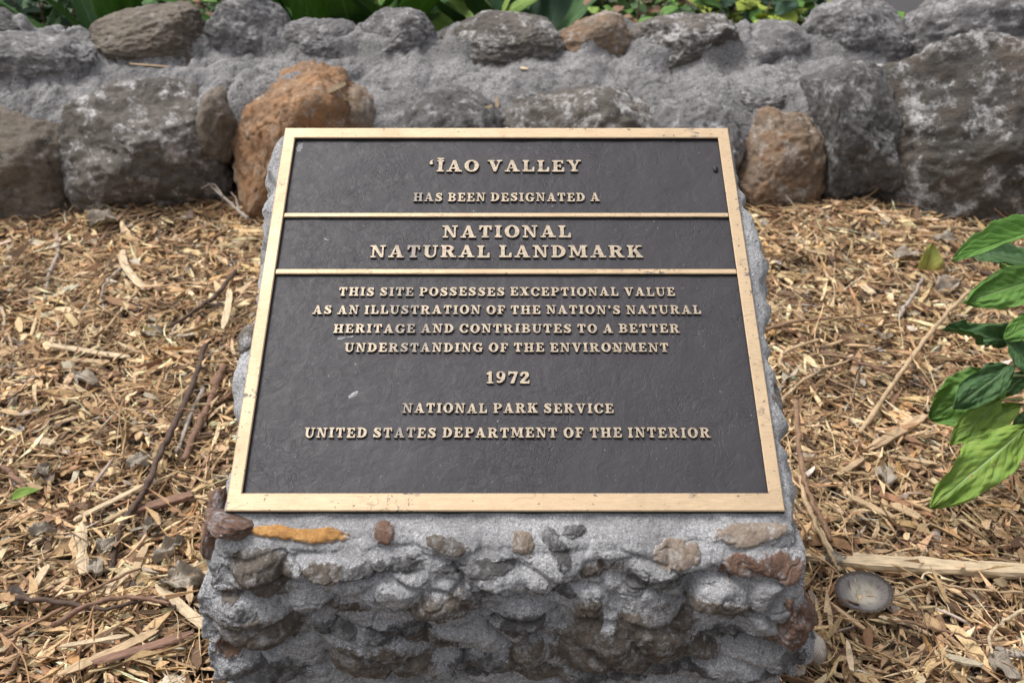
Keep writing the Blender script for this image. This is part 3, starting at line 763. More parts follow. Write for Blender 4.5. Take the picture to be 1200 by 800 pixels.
def glyph_mesh(ch):
    g = G[ch]; adv = g[0]
    xs = np.arange(-0.08, adv + 0.10, 1 / GN); ys = np.arange(-0.08, 1.26, 1 / GN)
    X, Y = np.meshgrid(xs, ys)
    F = np.full_like(X, 9.0)
    for s in g[1]: F = np.minimum(F, fld(s, X, Y))
    for s in g[2]: F = np.maximum(F, -fld(s, X, Y))
    if len(g) > 3:
        for s in g[3]: F = np.minimum(F, fld(s, X, Y))
    K = F.copy()
    for _ in range(1):
        K[1:-1, 1:-1] = (4 * K[1:-1, 1:-1] + K[:-2, 1:-1] + K[2:, 1:-1] + K[1:-1, :-2] + K[1:-1, 2:]) / 8
    K = K + 0.004
    K[np.abs(K) < 1e-6] = 1e-6
    cs = [simplify(l, 0.005) for l in contours(K, xs, ys)]
    V2 = []; E = []
    for l in cs:
        n0 = len(V2); V2 += [Vector(p) for p in l]; E += [(n0 + i, n0 + (i + 1) % len(l)) for i in range(len(l))]
    vo, eo, fo, *_ = mgeo.delaunay_2d_cdt(V2, E, [], 1, 1e-5)
    # keep triangles whose centre is inside
    V2n = np.array([v[:] for v in vo]); tris = []
    from_x = lambda x, y: K[min(K.shape[0] - 1, max(0, int(round((y - ys[0]) * GN)))), min(K.shape[1] - 1, max(0, int(round((x - xs[0]) * GN))))]
    def inside(x, y):
        c = False
        for l in cs:
            for (a, b), (e, d) in zip(l, l[1:] + l[:1]):
                if (b > y) != (d > y) and x < (e - a) * (y - b) / (d - b) + a: c = not c
        return c
    for f in fo:
        p = V2n[list(f)].mean(0)
        if inside(p[0], p[1]):
            a, b, c = [V2n[i] for i in f[:3]]
            f = list(f)
            if (b[0] - a[0]) * (c[1] - a[1]) - (b[1] - a[1]) * (c[0] - a[0]) < 0: f = f[::-1]
            tris.append(f)
    bm = bmesh.new()
    vt = [bm.verts.new((v[0], v[1], 1.0)) for v in vo]
    for f in tris:
        try: bm.faces.new([vt[i] for i in f])
        except ValueError: pass
    for v in [v for v in bm.verts if not v.link_faces]: bm.verts.remove(v)
    be = [e for e in bm.edges if len(e.link_faces) == 1]
    r = bmesh.ops.extrude_edge_only(bm, edges=be)
    nv = [x for x in r['geom'] if isinstance(x, bmesh.types.BMVert)]
    # draft: the foot of each letter is a little wider and sinks into the panel
    for v in nv: v.co.z = -0.25
    bm.normal_update()
    for v in nv:
        d = Vector((0, 0, 0))
        for f in v.link_faces:
            if abs(f.normal.z) < 0.5: d += f.normal
        if d.length > 0: d.normalize(); v.co += Vector((d.x, d.y, 0)) * 0.035
    bm.normal_update()
    for f in bm.faces: f.material_index = 0 if f.normal.z > 0.6 else 1
    me = bpy.data.meshes.new('letter'); bm.to_mesh(me); bm.free()
    me.materials.append(M_LT); me.materials.append(M_SIDE)
    return me
GM = {}
LINES = [('`iAO VALLEY', 502, 681.5, 187.3, 200.8), ('HAS BEEN DESIGNATED A', 484, 703, 225.7, 235.6), ('NATIONAL', 518, 669.5, 263.7, 278.0),
 ('NATURAL LANDMARK', 433, 754, 286.9, 301.3), ('THIS SITE POSSESSES EXCEPTIONAL VALUE', 396.5, 791.5, 336.2, 346.3),
 ("AS AN ILLUSTRATION OF THE NATION'S NATURAL", 365.5, 822, 357.3, 367.5), ('HERITAGE AND CONTRIBUTES TO A BETTER', 390, 797, 379.2, 389.5),
 ('UNDERSTANDING OF THE ENVIRONMENT', 403, 784, 401.3, 411.8), ('1972', 569.5, 621, 434.6, 448.8), ('NATIONAL PARK SERVICE', 471, 719.5, 472.0, 483.3),
 ('UNITED STATES DEPARTMENT OF THE INTERIOR', 356, 833, 500.4, 512.2)]
def build_letters():
    rr = random.Random(3)
    for txt, xa, xb, yt, yb in LINES:
        zt = -DROP + 0.0034
        ua, v0 = pl_uv(xa, yb, zt); ub, _ = pl_uv(xb, yb, zt); _, v1 = pl_uv(600, yt, zt)
        h = v1 - v0
        adv = [G[c][0] if c != ' ' else None for c in txt]
        nsp = sum(a is None for a in adv); wl = sum(a for a in adv if a is not None)
        gaps = len(txt) - 1 - 2 * nsp      # letter gaps inside words
        wid = ub - ua
        # glyph x scale kept close to h; letter gap and word gap absorb the rest
        sx = h * 0.98
        gap, sp = 0.17, 0.62
        if len(txt) == 4: gap, sp = 0.12, 0
        natural = wl + gap * gaps + sp * nsp
        sx = wid / natural
        x = ua
        for i, c in enumerate(txt):
            if c == ' ': x += sp * sx; continue
            if c not in GM: GM[c] = glyph_mesh(c)
            o = obj('letter', GM[c], PLQ)
            o.location = (x, v0 + rr.uniform(-0.0002, 0.0002), -DROP)
            o.scale = (sx, h, 0.0028 + rr.uniform(-0.0002, 0.0003))
            o.rotation_euler = (0, 0, rr.uniform(-0.012, 0.012))
            x += G[c][0] * sx
            if i + 1 < len(txt) and txt[i + 1] != ' ': x += gap * sx
        print('%-44s h %.4f sx/h %.2f' % (txt, h, sx / h))
build_letters()

# ------------------------------------------------------------------ stone wall behind
WALL = thing('stone_wall', 'low mortared lava rock wall running behind the pedestal', 'wall', (0, 3.0, 0))
WR = {
 'grey': m_rock('wall_rock_grey', (0.04, 0.038, 0.039), (0.135, 0.128, 0.128), (0.25, 0.24, 0.24), 9, 0.6, (0.40, 0.39, 0.39), 90, 0.006),
 'greybrown': m_rock('wall_rock_grey_brown', (0.042, 0.034, 0.027), (0.115, 0.092, 0.07), (0.20, 0.168, 0.135), 6, 0.25, (0.34, 0.33, 0.32), 90, 0.006),
 'whitewashed': m_rock('wall_rock_whitened', (0.03, 0.025, 0.022), (0.09, 0.077, 0.065), (0.17, 0.15, 0.13), 6, 0.62, (0.50, 0.49, 0.485), 80, 0.006),
 'orange': m_rock('wall_rock_orange', (0.10, 0.058, 0.032), (0.24, 0.14, 0.075), (0.34, 0.24, 0.15), 9, 0.35, (0.38, 0.35, 0.31), 90, 0.006, rust=(0.31, 0.15, 0.06), rust_amt=0.5),
 'brown': m_rock('wall_rock_brown', (0.07, 0.045, 0.028), (0.16, 0.118, 0.083), (0.25, 0.20, 0.155), 8, 0.5, (0.38, 0.36, 0.34), 90, 0.006, rust=(0.21, 0.11, 0.05), rust_amt=0.5),
 'dark': m_rock('wall_rock_dark', (0.025, 0.024, 0.024), (0.075, 0.071, 0.068), (0.14, 0.13, 0.125), 9, 0.55, (0.34, 0.335, 0.33), 100, 0.006),
 'boulder': m_rock('wall_boulder', (0.02, 0.018, 0.017), (0.055, 0.049, 0.043), (0.125, 0.108, 0.087), 5, 0.62, (0.52, 0.51, 0.505), 90, 0.009, rust=(0.085, 0.058, 0.038), rust_amt=0.4)}
# px box x0,x1,y0,y1, centre plane y, half depth, tilt, material, blockiness, seed
ROCKS = [
 # front course
 (-85, 97, 132, 272, 2.88, 0.19, 4, 'greybrown', 3.2, 1), (88, 272, 106, 256, 2.90, 0.20, -3, 'whitewashed', 3.4, 2), (234, 285, 108, 186, 2.89, 0.10, 12, 'greybrown', 2.6, 3),
 (274, 410, 90, 262, 2.88, 0.17, 3, 'orange', 4.2, 4), (384, 446, 108, 230, 2.94, 0.15, 0, 'brown', 2.8, 5), (450, 590, 114, 240, 2.88, 0.17, 0, 'dark', 3.0, 6),
 (560, 770, 112, 250, 2.91, 0.19, -2, 'whitewashed', 3.0, 7), (745, 862, 120, 245, 2.91, 0.18, 0, 'grey', 2.8, 8), (848, 962, 132, 252, 2.87, 0.17, -4, 'brown', 2.4, 64),
 (940, 1052, 86, 218, 2.86, 0.17, -16, 'dark', 3.6, 52), (1000, 1290, 58, 278, 2.87, 0.22, -4, 'boulder', 2.9, 11),
 (-300, -70, 90, 280, 2.88, 0.2, 0, 'grey', 3.0, 12), (-500, -280, 100, 290, 2.90, 0.2, 0, 'greybrown', 3.0, 13), (1270, 1450, 110, 290, 2.90, 0.2, 0, 'grey', 3.0, 14), (1430, 1640, 100, 290, 2.88, 0.2, 0, 'brown', 3.0, 15),
 # second row sunk in the mortar
 (-50, 112, 42, 112, 3.10, 0.11, 4, 'grey', 2.6, 21), (190, 300, 80, 124, 3.08, 0.10, 0, 'grey', 2.6, 22), (440, 560, 88, 134, 3.06, 0.11, 4, 'grey', 2.6, 23), (580, 700, 88, 140, 3.02, 0.12, 2, 'grey', 2.6, 24), (330, 420, 82, 118, 3.10, 0.09, 0, 'grey', 2.5, 25), (800, 930, 94, 150, 3.02, 0.12, 0, 'grey', 2.6, 26), (940, 1010, 72, 120, 3.04, 0.1, 0, 'grey', 2.6, 27),
 # back course that makes the jagged top
 (-60, 34, 9, 66, 3.26, 0.10, 4, 'dark', 2.6, 31), (112, 248, 12, 84, 3.24, 0.13, -7, 'greybrown', 3.0, 32), (248, 337, 5, 84, 3.28, 0.10, 3, 'grey', 3.2, 33), (335, 424, 26, 88, 3.24, 0.10, 5, 'grey', 2.5, 34),
 (418, 508, 16, 84, 3.26, 0.10, 2, 'grey', 2.7, 35), (515, 658, 19, 92, 3.24, 0.13, 2, 'whitewashed', 2.5, 36), (655, 738, 22, 76, 3.26, 0.09, -14, 'brown', 2.8, 37), (736, 876, 22, 92, 3.22, 0.12, -3, 'whitewashed', 3.0, 38),
 (862, 944, 28, 92, 3.22, 0.10, 5, 'grey', 2.6, 39), (943, 1064, 3, 100, 3.22, 0.13, 0, 'grey', 2.4, 40), (1060, 1290, -8, 120, 3.20, 0.16, -5, 'grey', 2.8, 41),
 (-190, -50, 10, 90, 3.24, 0.13, 0, 'grey', 2.6, 42), (-330, -180, 0, 90, 3.26, 0.13, 0, 'dark', 2.6, 43), (1280, 1420, 5, 100, 3.24, 0.13, 0, 'grey', 2.6, 44), (1410, 1600, -5, 100, 3.24, 0.13, 0, 'brown', 2.6, 45)]
RK = []
for x0, x1, y0, y1, yc, ry, tl, mt, bl, sd_ in ROCKS:
    c = at_y((x0 + x1) / 2, (y0 + y1) / 2, yc)
    s = FPX / depth_of(Vector((c.x, yc - ry * 0.5, c.z)))
    rx = (x1 - x0) / 2 / s; app = (y1 - y0) / 2 / s
    cs_ = math.cos(R(19)); sn = math.sin(R(19))
    rz = max(app * 0.55, math.sqrt(max(app ** 2 - (sn * ry) ** 2, 0.0)) / cs_)
    RK.append((c.x, yc, c.z, rx * 1.06, ry * 1.03, rz * 1.09, R(tl), mt, bl, sd_))
def build_wall():
    for cx, cy, cz, rx, ry, rz, tl, mt, bl, sd_ in RK:
        vis = abs(cx) < 1.9
        o = obj('stone', rock_mesh(rx, ry, rz, sd_, 6 if (vis and rx > 0.12) else 5, bl, 0.10, [WR[mt]], fine=1.5), WALL, rot=(0, tl, 0))
        o.location = Vector((cx, cy, cz)) - WALL.location
    # mortar: front face recessed between the stones, top lapping up round them
    xs = np.arange(-2.3, 2.3, 0.006)
    y_top = np.arange(2.84, 3.36, 0.006)
    nfront, nback = 26, 14
    nr = nfront + len(y_top) + nback; ncx = len(xs)
    Xg = np.repeat(xs[None, :], nr, 0)
    Yg = np.zeros((nr, ncx)); Zg = np.zeros((nr, ncx))
    Yg[nfront:nfront + len(y_top)] = y_top[:, None]
    Xt = Xg[nfront:nfront + len(y_top)]; Yt = Yg[nfront:nfront + len(y_top)]
    P = np.stack([Xt.ravel(), Yt.ravel(), 0 * Xt.ravel()], -1)
    base = (0.268 + 0.265 * np.clip((Yt - 2.82), 0, 0.45)).ravel() + 0.03 * fbm(P * 3.2, 3, 301)
    wobx = 0.02 * fbm(P * 7, 2, 311); woby = 0.02 * fbm(P * 7, 2, 321)
    z = base
    cover = 0.016 * fbm(P * 6, 3, 331)
    for cx, cy, cz, rx, ry, rz, tl, mt, bl, sd_ in RK:
        dx = (P[:, 0] + wobx - cx); dy = (P[:, 1] + woby - cy)
        q = (np.abs(dx) / (rx * 0.97)) ** bl + (np.abs(dy) / (ry * 0.95)) ** bl
        top = cz + rz * 0.97 * np.clip(1 - q, 0, 1) ** (1 / bl) - dx * math.tan(tl) * (q < 1)
        lap = -0.024 if mt in ('orange', 'brown', 'boulder', 'greybrown') else (-0.018 if mt in ('dark', 'whitewashed') else 0.006)
        top = np.where(q < 1, top + lap + cover * 1.4, -1)
        lim = z + 0.045                             # the mortar never climbs far up a stone
        z = smax(z, np.minimum(top, lim), 0.045)
    z = z.reshape(Xt.shape)
    for _ in range(10):
        zz = np.pad(z, 1, mode='edge'); z = (zz[:-2, 1:-1] + zz[2:, 1:-1] + zz[1:-1, :-2] + zz[1:-1, 2:] + 4 * z) / 8
    z = z.ravel()
    wl = worley(P[:, 0] / 0.13 + 0.5 * fbm(P * 6, 2, 371), P[:, 1] / 0.10 + 0.5 * fbm(P * 6, 2, 373), 9)
    z = z + 0.020 * (np.tanh(wl * 3.0) - 0.5) * np.clip(0.6 + fbm(P * 3, 2, 375) * 1.5, 0, 1)
    z = z + 0.018 * fbm(P * 9, 5, 341, gain=0.6) - 0.012 * np.exp(-(np.abs(fbm(P * 5, 3, 347)) / 0.03) ** 2) + 0.006 * ridged(P * 18, 3, 345) + 0.0032 * fbm(P * 80, 3, 351, gain=0.6)
    fr = np.clip((Yt.ravel() - 2.84) / 0.13, 0, 1)
    z = z - 0.14 * (1 - np.sqrt(np.clip(1 - (1 - fr) ** 2, 0, 1)))
    z = z.reshape(Xt.shape)
    Zg[nfront:nfront + len(y_top)] = z
    for k in range(nfront):
        t = k / nfront
        Zg[k] = -0.05 + (z[0] + 0.05) * t
        Pq = np.stack([xs, 0 * xs + 2.84, Zg[k]], -1)
        Yg[k] = 2.84 + 0.10 * min(1, 2.2 * (1 - t)) + 0.02 * fbm(Pq * 8, 3, 361) * min(1, 4 * (1 - t))
    zb = z[-1]
    for k in range(nback):
        t = (k + 1) / nback
        r_ = nfront + len(y_top) + k
        Zg[r_] = zb * (1 - t) - 0.05 * t; Yg[r_] = y_top[-1] + 0.02 * math.sqrt(t)
    V = np.stack([Xg.ravel(), Yg.ravel() - 3.0, Zg.ravel()], -1)
    m = m_mortar('wall_mortar', (0.048, 0.046, 0.046), (0.135, 0.130, 0.130), (0.31, 0.30, 0.30), grain=140, blotch=8, stain=(0.045, 0.042, 0.04), stain_amt=0.8)
    obj('mortar', mesh_np('mortar', V, grid_faces(nr, ncx), [m]), WALL)
build_wall()

# ------------------------------------------------------------------ wood chip mulch
PAL = np.array([(0.52, 0.39, 0.25), (0.45, 0.315, 0.19), (0.62, 0.50, 0.345), (0.36, 0.235, 0.14), (0.25, 0.15, 0.09), (0.14, 0.085, 0.055), (0.34, 0.29, 0.25), (0.46, 0.42, 0.37), (0.14, 0.09, 0.06), (0.45, 0.27, 0.12)])
PW = np.array([0.19, 0.21, 0.13, 0.16, 0.12, 0.07, 0.03, 0.03, 0.04, 0.02])
PAL = np.minimum(PAL * np.array([1.22, 1.17, 1.04]), 0.8)
def m_wood(name='chip_wood'):
    n = NT(name)
    c = n.attr('tint')
    g = n.noise(260, 4, 0.65)
    g2 = n.noise(45, 3, 0.6)
    col = n.mix(1.0, c, n.ramp(g, [(0.25, 0.55), (0.55, 1.0), (0.75, 1.15)]), 'MULTIPLY')
    col = n.mix(1.0, col, n.ramp(g2, [(0.3, 0.72), (0.6, 1.0)]), 'MULTIPLY')
    return n.done(col, 0.82, n.bump(g, 0.0008, 0.7), Specular_IOR_Level=0.3)
M_WOOD = m_wood()
def set_tint(me, cols):
    a = me.attributes.new('tint', 'FLOAT_COLOR', 'POINT')
    a.data.foreach_set('color', np.concatenate([cols, np.ones((len(cols), 1))], 1).astype(np.float32).ravel())
def chips(N, xy, Lr, wr, tr, ns, bend, tiltsd, zspread, seed, pw=PW, dark=1.0, coh=0.15):
    rg = np.random.default_rng(seed)
    L = Lr[0] * np.exp(rg.uniform(0, 1, N) ** 1.7 * math.log(Lr[1] / Lr[0]))
    w = wr[0] * np.exp(rg.uniform(0, 1, N) ** 1.4 * math.log(wr[1] / wr[0])); w = np.minimum(w, L * 0.7)
    t = np.minimum(rg.uniform(tr[0], tr[1], N), w)
    yaw = rg.uniform(0, 2 * math.pi, N)
    fl = fbm(np.stack([xy[:, 0] * 5, xy[:, 1] * 5, np.zeros(N) + 3.3], -1), 2, 401) * 5.0
    yaw = np.where(rg.uniform(0, 1, N) < coh, fl + rg.normal(0, 0.35, N), yaw)
    pit = rg.normal(0, tiltsd, N); rol = rg.normal(0, 0.5, N)
    z = ground_h(xy[:, 0], xy[:, 1]) + zspread * rg.uniform(0, 1, N) ** 1.3
    z = z + np.abs(np.sin(pit)) * L * 0.35
    S = np.linspace(-1, 1, ns)
    V = np.zeros((N, ns, 4, 3))
    b1 = rg.normal(0, bend, N); b2 = rg.normal(0, bend, N); b3 = rg.normal(0, bend * 0.6, N)
    for i, s in enumerate(S):
        endk = 1 - abs(s)
        ws = w * (0.5 + rg.uniform(-0.12, 0.12, N)) * np.where(endk < 0.01, rg.uniform(0.08, 0.95, N), 1)
        th = t * 0.5 * np.where(endk < 0.01, rg.uniform(0.3, 1, N), 1)
        cx = s * L / 2 + (rg.normal(0, 0.05, N) * L if endk < 0.01 else 0)
        cy = b1 * L * (s * s - 0.5) + b3 * L * s ** 3; cz = b2 * L * (s * s - 0.5) * 0.6
        sk = rg.normal(0, 0.12, N) * L * (endk < 0.01)
        for j, (a, b) in enumerate(((-1, -1), (1, -1), (1, 1), (-1, 1))):
            V[:, i, j, 0] = cx + a * sk; V[:, i, j, 1] = cy + a * ws; V[:, i, j, 2] = cz + b * th
    cr, sr, cp, sp, cy_, sy = np.cos(rol), np.sin(rol), np.cos(pit), np.sin(pit), np.cos(yaw), np.sin(yaw)
    E = lambda q: q[:, None, None]
    X, Y, Z = V[..., 0], V[..., 1], V[..., 2]
    Y, Z = Y * E(cr) - Z * E(sr), Y * E(sr) + Z * E(cr)
    X, Z = X * E(cp) + Z * E(sp), -X * E(sp) + Z * E(cp)
    X, Y = X * E(cy_) - Y * E(sy), X * E(sy) + Y * E(cy_)
    V = np.stack([X + E(xy[:, 0]), Y + E(xy[:, 1]), Z + E(z)], -1).reshape(-1, 3)
    f = []
    for i in range(ns - 1):
        for j in range(4):
            k = (j + 1) % 4
            f.append((i * 4 + j, i * 4 + k, (i + 1) * 4 + k, (i + 1) * 4 + j))
    f.append((3, 2, 1, 0)); e = (ns - 1) * 4; f.append((e, e + 1, e + 2, e + 3))
    F = (np.array(f)[None] + (np.arange(N) * ns * 4)[:, None, None]).reshape(-1, 4)
    ci = rg.choice(len(PAL), N, p=pw / pw.sum())
    patch = 1 + 0.55 * fbm(np.stack([xy[:, 0] * 7, xy[:, 1] * 7, np.zeros(N)], -1), 3, 411)
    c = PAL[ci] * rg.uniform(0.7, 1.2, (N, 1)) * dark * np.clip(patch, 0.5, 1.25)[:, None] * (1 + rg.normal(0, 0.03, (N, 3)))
    C = np.repeat(np.clip(c, 0.01, 0.8), ns * 4, 0)
    return V, F, C
def scatter(N, seed, near=True):
    rg = np.random.default_rng(seed); out = []
    tot = 0
    while tot < N:
        y = rg.uniform(0.25, 2.84, N); x = rg.uniform(-2.3, 2.3, N)
        vis = (np.abs(x) < 0.62 * (0.87 * y + 0.5 * CAM_H) + 0.12) & (y > 0.78)
        keep = vis | (rg.uniform(0, 1, N) < 0.16)
        ped = (np.abs(x - PX0) < 0.335) & (y > YF - 0.01) & (y < YB + 0.005)
        keep &= ~ped
        # behind the pedestal nothing is seen
        hid = (np.abs(x - PX0) < 0.22) & (y > YB) & (y < 2.3) & (rg.uniform(0, 1, N) < 0.7)
        keep &= ~hid
        q = np.stack([x[keep], y[keep]], -1); out.append(q); tot += len(q)
    return np.concatenate(out)[:N]
def build_mulch():
    parts = []
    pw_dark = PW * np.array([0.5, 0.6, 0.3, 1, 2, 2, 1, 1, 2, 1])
    parts.append(chips(22000, scatter(22000, 11), (0.012, 0.05), (0.002, 0.009), (0.0008, 0.003), 3, 0.04, 0.22, 0.012, 1, pw_dark, 0.6))  # lowest chips coloured darker, painting shade into the gaps of the layer
    parts.append(chips(27000, scatter(27000, 12), (0.014, 0.080), (0.0032, 0.016), (0.0008, 0.0036), 4, 0.05, 0.24, 0.030, 2))
    parts.append(chips(22000, scatter(22000, 13), (0.03, 0.15), (0.0009, 0.0032), (0.0007, 0.0020), 6, 0.10, 0.20, 0.036, 3, PW * np.array([1, 1, 0.7, 1.4, 1.8, 1.8, .8, .5, 1.2, 1]), 1.0, 0.55))
    parts.append(chips(9000, scatter(9000, 14), (0.028, 0.095), (0.006, 0.020), (0.0015, 0.004), 4, 0.03, 0.14, 0.030, 4))
    off = 0; Vs, Fs, Cs = [], [], []
    for V, F, C in parts:
        Vs.append(V); Fs.append(F + off); Cs.append(C); off += len(V)
    me = mesh_np('wood_chip_mulch', np.concatenate(Vs), np.concatenate(Fs), [M_WOOD], smooth=False)
    set_tint(me, np.concatenate(Cs))
    o = obj('wood_chip_mulch', me)
    tag(o, 'loose layer of shredded tan and brown wood chips covering the ground', 'mulch', kind='stuff')
build_mulch()
def build_litter():
    """brittle grey leaf scraps mixed into the chips"""
    N = 160; xy = scatter(N, 15); rg = np.random.default_rng(16); n = 4
    u, v = np.meshgrid(np.linspace(-1, 1, n), np.linspace(-1, 1, n)); u = u.ravel(); v = v.ravel()
    s = rg.uniform(0.006, 0.02, N)[:, None]; cv = rg.normal(0, 0.5, N)[:, None]; cw = rg.normal(0, 0.4, N)[:, None]
    X = u * s * (1 - 0.25 * v * v) + rg.normal(0, 0.0016, (N, n * n)); Y = v * s * 0.7 * (1 - 0.5 * u * u) + rg.normal(0, 0.0016, (N, n * n)); Z = (cv * u * u + cw * u * v) * s + rg.normal(0, 0.0008, (N, n * n))
    a = rg.uniform(0, 6.28, N)[:, None]; X, Y = X * np.cos(a) - Y * np.sin(a), X * np.sin(a) + Y * np.cos(a)
    t = rg.normal(0, 0.4, N)[:, None]; Y, Z = Y * np.cos(t) - Z * np.sin(t), Y * np.sin(t) + Z * np.cos(t)
    zg = (ground_h(xy[:, 0], xy[:, 1]) + rg.uniform(0.018, 0.034, N))[:, None]
    V = np.stack([X + xy[:, :1], Y + xy[:, 1:], Z + zg], -1).reshape(-1, 3)
    F = (grid_faces(n, n)[None] + (np.arange(N) * n * n)[:, None, None]).reshape(-1, 4)
    pal = np.array([(0.25, 0.225, 0.21), (0.33, 0.30, 0.28), (0.20, 0.15, 0.11), (0.15, 0.11, 0.085)])
    C = np.repeat(pal[rg.integers(0, 4, N)] * rg.uniform(0.7, 1.25, (N, 1)), n * n, 0)
    me = mesh_np('leaf_litter', V, F, [M_WOOD]); set_tint(me, C)
    tag(obj('leaf_litter', me), 'small brittle grey and brown leaf scraps strewn among the wood chips', 'leaf litter', kind='stuff')
build_litter()

# ------------------------------------------------------------------ hand-placed pieces on the mulch
WC = {'pale': (0.52, 0.405, 0.265), 'tan': (0.42, 0.30, 0.18), 'brown': (0.23, 0.14, 0.085), 'dark': (0.085, 0.055, 0.042), 'grey': (0.33, 0.28, 0.24), 'red': (0.20, 0.115, 0.078)}
def wood_mat(kind, streak=(1, 1, 1)):
    n = NT('wood_' + kind); c = WC[kind]
    v = n.pos((22, 260, 260), src=n.tc.outputs['Object'])
    g = n.noise(1.0, 5, 0.6, vec=v); b = n.noise(28, 3, 0.6)
    col = n.ramp(g, [(0.25, tuple(x * 0.42 for x in c)), (0.5, c), (0.75, tuple(min(0.8, x * 1.25) for x in c))])
    col = n.mix(n.ramp(b, [(0.35, 0.5), (0.6, 0.0)]), col, tuple(x * 0.5 for x in c))
    return n.done(col, 0.8, n.bump(g, 0.0012, 0.9), Specular_IOR_Level=0.3)
WM = {k: wood_mat(k) for k in WC}
def splinter(name, label, a, b, wpx, kind, cat='wood splinter', lift=0.012, thick=0.35, bend=0.02, seed=0, group=None):
    """flat riven splinter between two ground pixels"""
    A = on_ground(*a, lift); B = on_ground(*b, lift); c = (A + B) / 2; L = (B - A).length
    w = wpx * depth_of(c) / FPX; rs = np.random.default_rng(seed + 500)
    n = 22; m = 10
    S = np.linspace(-1, 1, n); V = np.zeros((n, m, 3))
    # long frayed cross section that varies along the grain
    ang = np.linspace(0, 2 * math.pi, m, endpoint=False)
    prof = 1 + rs.normal(0, 0.10, m)
    tip0, tip1 = rs.uniform(0.25, 0.7, 2); sh0, sh1 = rs.normal(0, 0.25, 2)
    wb = fbm(np.stack([S * 2.3, S * 0 + seed, S * 0], -1), 3, 71)
    for i, s in enumerate(S):
        e = 1.0
        if s < -0.75: e = tip0 + (1 - tip0) * ((s + 1) / 0.25)
        if s > 0.75: e = tip1 + (1 - tip1) * ((1 - s) / 0.25)
        e *= 1 + 0.3 * wb[i]
        sq = lambda q, p: np.sign(q) * np.abs(q) ** p
        V[i, :, 1] = sq(np.cos(ang), 0.6) * w / 2 * e * prof + bend * L * (s * s - 0.5)
        V[i, :, 2] = sq(np.sin(ang), 0.6) * w / 2 * thick * e * prof + bend * L * 0.5 * (0.5 - s * s)
        V[i, :, 0] = s * L / 2 * (1 + 0.03 * rs.normal(0, 1, m) * (abs(s) > 0.9))
    V += rs.normal(0, w * 0.018, V.shape)
    d = (B - A).normalized(); up = Vector((0, 0, 1)); sd2 = up.cross(d).normalized(); up = d.cross(sd2)
    M = Matrix((d, sd2, up)).transposed().to_4x4()
    F = [grid_faces(n, m, True)]
    V = V.reshape(-1, 3); V = np.concatenate([V, V[:m].mean(0)[None], V[-m:].mean(0)[None]])
    k = np.arange(m); F.append(np.stack([(k + 1) % m, k, np.full(m, n * m)], -1)); F.append(np.stack([(n - 1) * m + k, (n - 1) * m + (k + 1) % m, np.full(m, n * m + 1)], -1))
    o = obj(name, mesh_np(name, V, F, [WM[kind]], smooth=False))
    M.translation = c; o.matrix_world = M
    return tag(o, label, cat, group)
def tube_np(pts, rad, m=8, seed=0, wob=0.15):
    P = np.array([p[:] for p in pts]); n = len(P)
    rad = np.asarray(rad) * np.ones(n)
    T = np.gradient(P, axis=0); T /= np.linalg.norm(T, axis=1)[:, None] + 1e-9
    up = np.array([0, 0, 1.0]) if abs(T[0][2]) < 0.9 else np.array([1.0, 0, 0])
    rs = np.random.default_rng(seed); V = []
    for i in range(n):
        a = np.cross(T[i], up); a /= np.linalg.norm(a); b = np.cross(a, T[i])
        for j in range(m):
            t = 2 * math.pi * j / m
            V.append(P[i] + rad[i] * (1 + wob * rs.normal()) * (math.cos(t) * a + math.sin(t) * b))
    V = np.array(V); V = np.concatenate([V, P[:1], P[-1:]])
    k = np.arange(m)
    F = [grid_faces(n, m, True), np.stack([(k + 1) % m, k, np.full(m, n * m)], -1), np.stack([(n - 1) * m + k, (n - 1) * m + (k + 1) % m, np.full(m, n * m + 1)], -1)]
    return V, F
def smooth_path(pts, n, jit=0.0, seed=0):
    pts = [Vector(p) for p in pts]; out = []
    m = len(pts) - 1
    rs = random.Random(seed)
    for i in range(n):
        t = i / (n - 1) * m; k = min(int(t), m - 1); u = t - k
        p0 = pts[max(k - 1, 0)]; p1 = pts[k]; p2 = pts[k + 1]; p3 = pts[min(k + 2, m)]
        q = 0.5 * ((2 * p1) + (p2 - p0) * u + (2 * p0 - 5 * p1 + 4 * p2 - p3) * u * u + (3 * p1 - p0 - 3 * p2 + p3) * u ** 3)
        out.append(q + Vector((rs.gauss(0, jit), rs.gauss(0, jit), rs.gauss(0, jit))))
    return out
def twig(label, pix, wpx, kind, lifts=None, seed=0, taper=0.5, name='twig', cat='twig', forks=(), group=None):
    lifts = lifts or [0.018] * len(pix)
    pts = [on_ground(p[0], p[1], l) for p, l in zip(pix, lifts)]
    n = max(12, 6 * len(pts)); pp = smooth_path(pts, n, 0.0012, seed)
    base = pp[0].copy(); r0 = wpx * depth_of(pts[len(pts) // 2]) / FPX / 2
    rad = np.linspace(1, taper, n) * r0 * (1 + 0.2 * fbm(np.stack([np.arange(n) * 0.6, np.full(n, seed * 1.0), np.zeros(n)], -1), 2, 9))
    V, F = tube_np([p - base for p in pp], rad, 8, seed)
    o = obj(name, mesh_np(name, V, F, [WM[kind]]), loc=base)
    tag(o, label, cat, group)
    for fk in forks:
        q = [on_ground(p[0], p[1], l) for p, l in fk]
        q = smooth_path(q, 10, 0.001, seed + 5)
        V, F = tube_np([p - base for p in q], np.linspace(0.6, 0.25, 10) * r0, 6, seed)
        obj('side_shoot', mesh_np('side_shoot', V, F, [WM[kind]]), o)
    return o
S_ = splinter
S_('split_branch', 'long pale split branch lying across the mulch below the leafy plant', (978, 656), (1225, 670), 20, 'pale', 'branch', 0.022, 0.55, 0.006, 1)
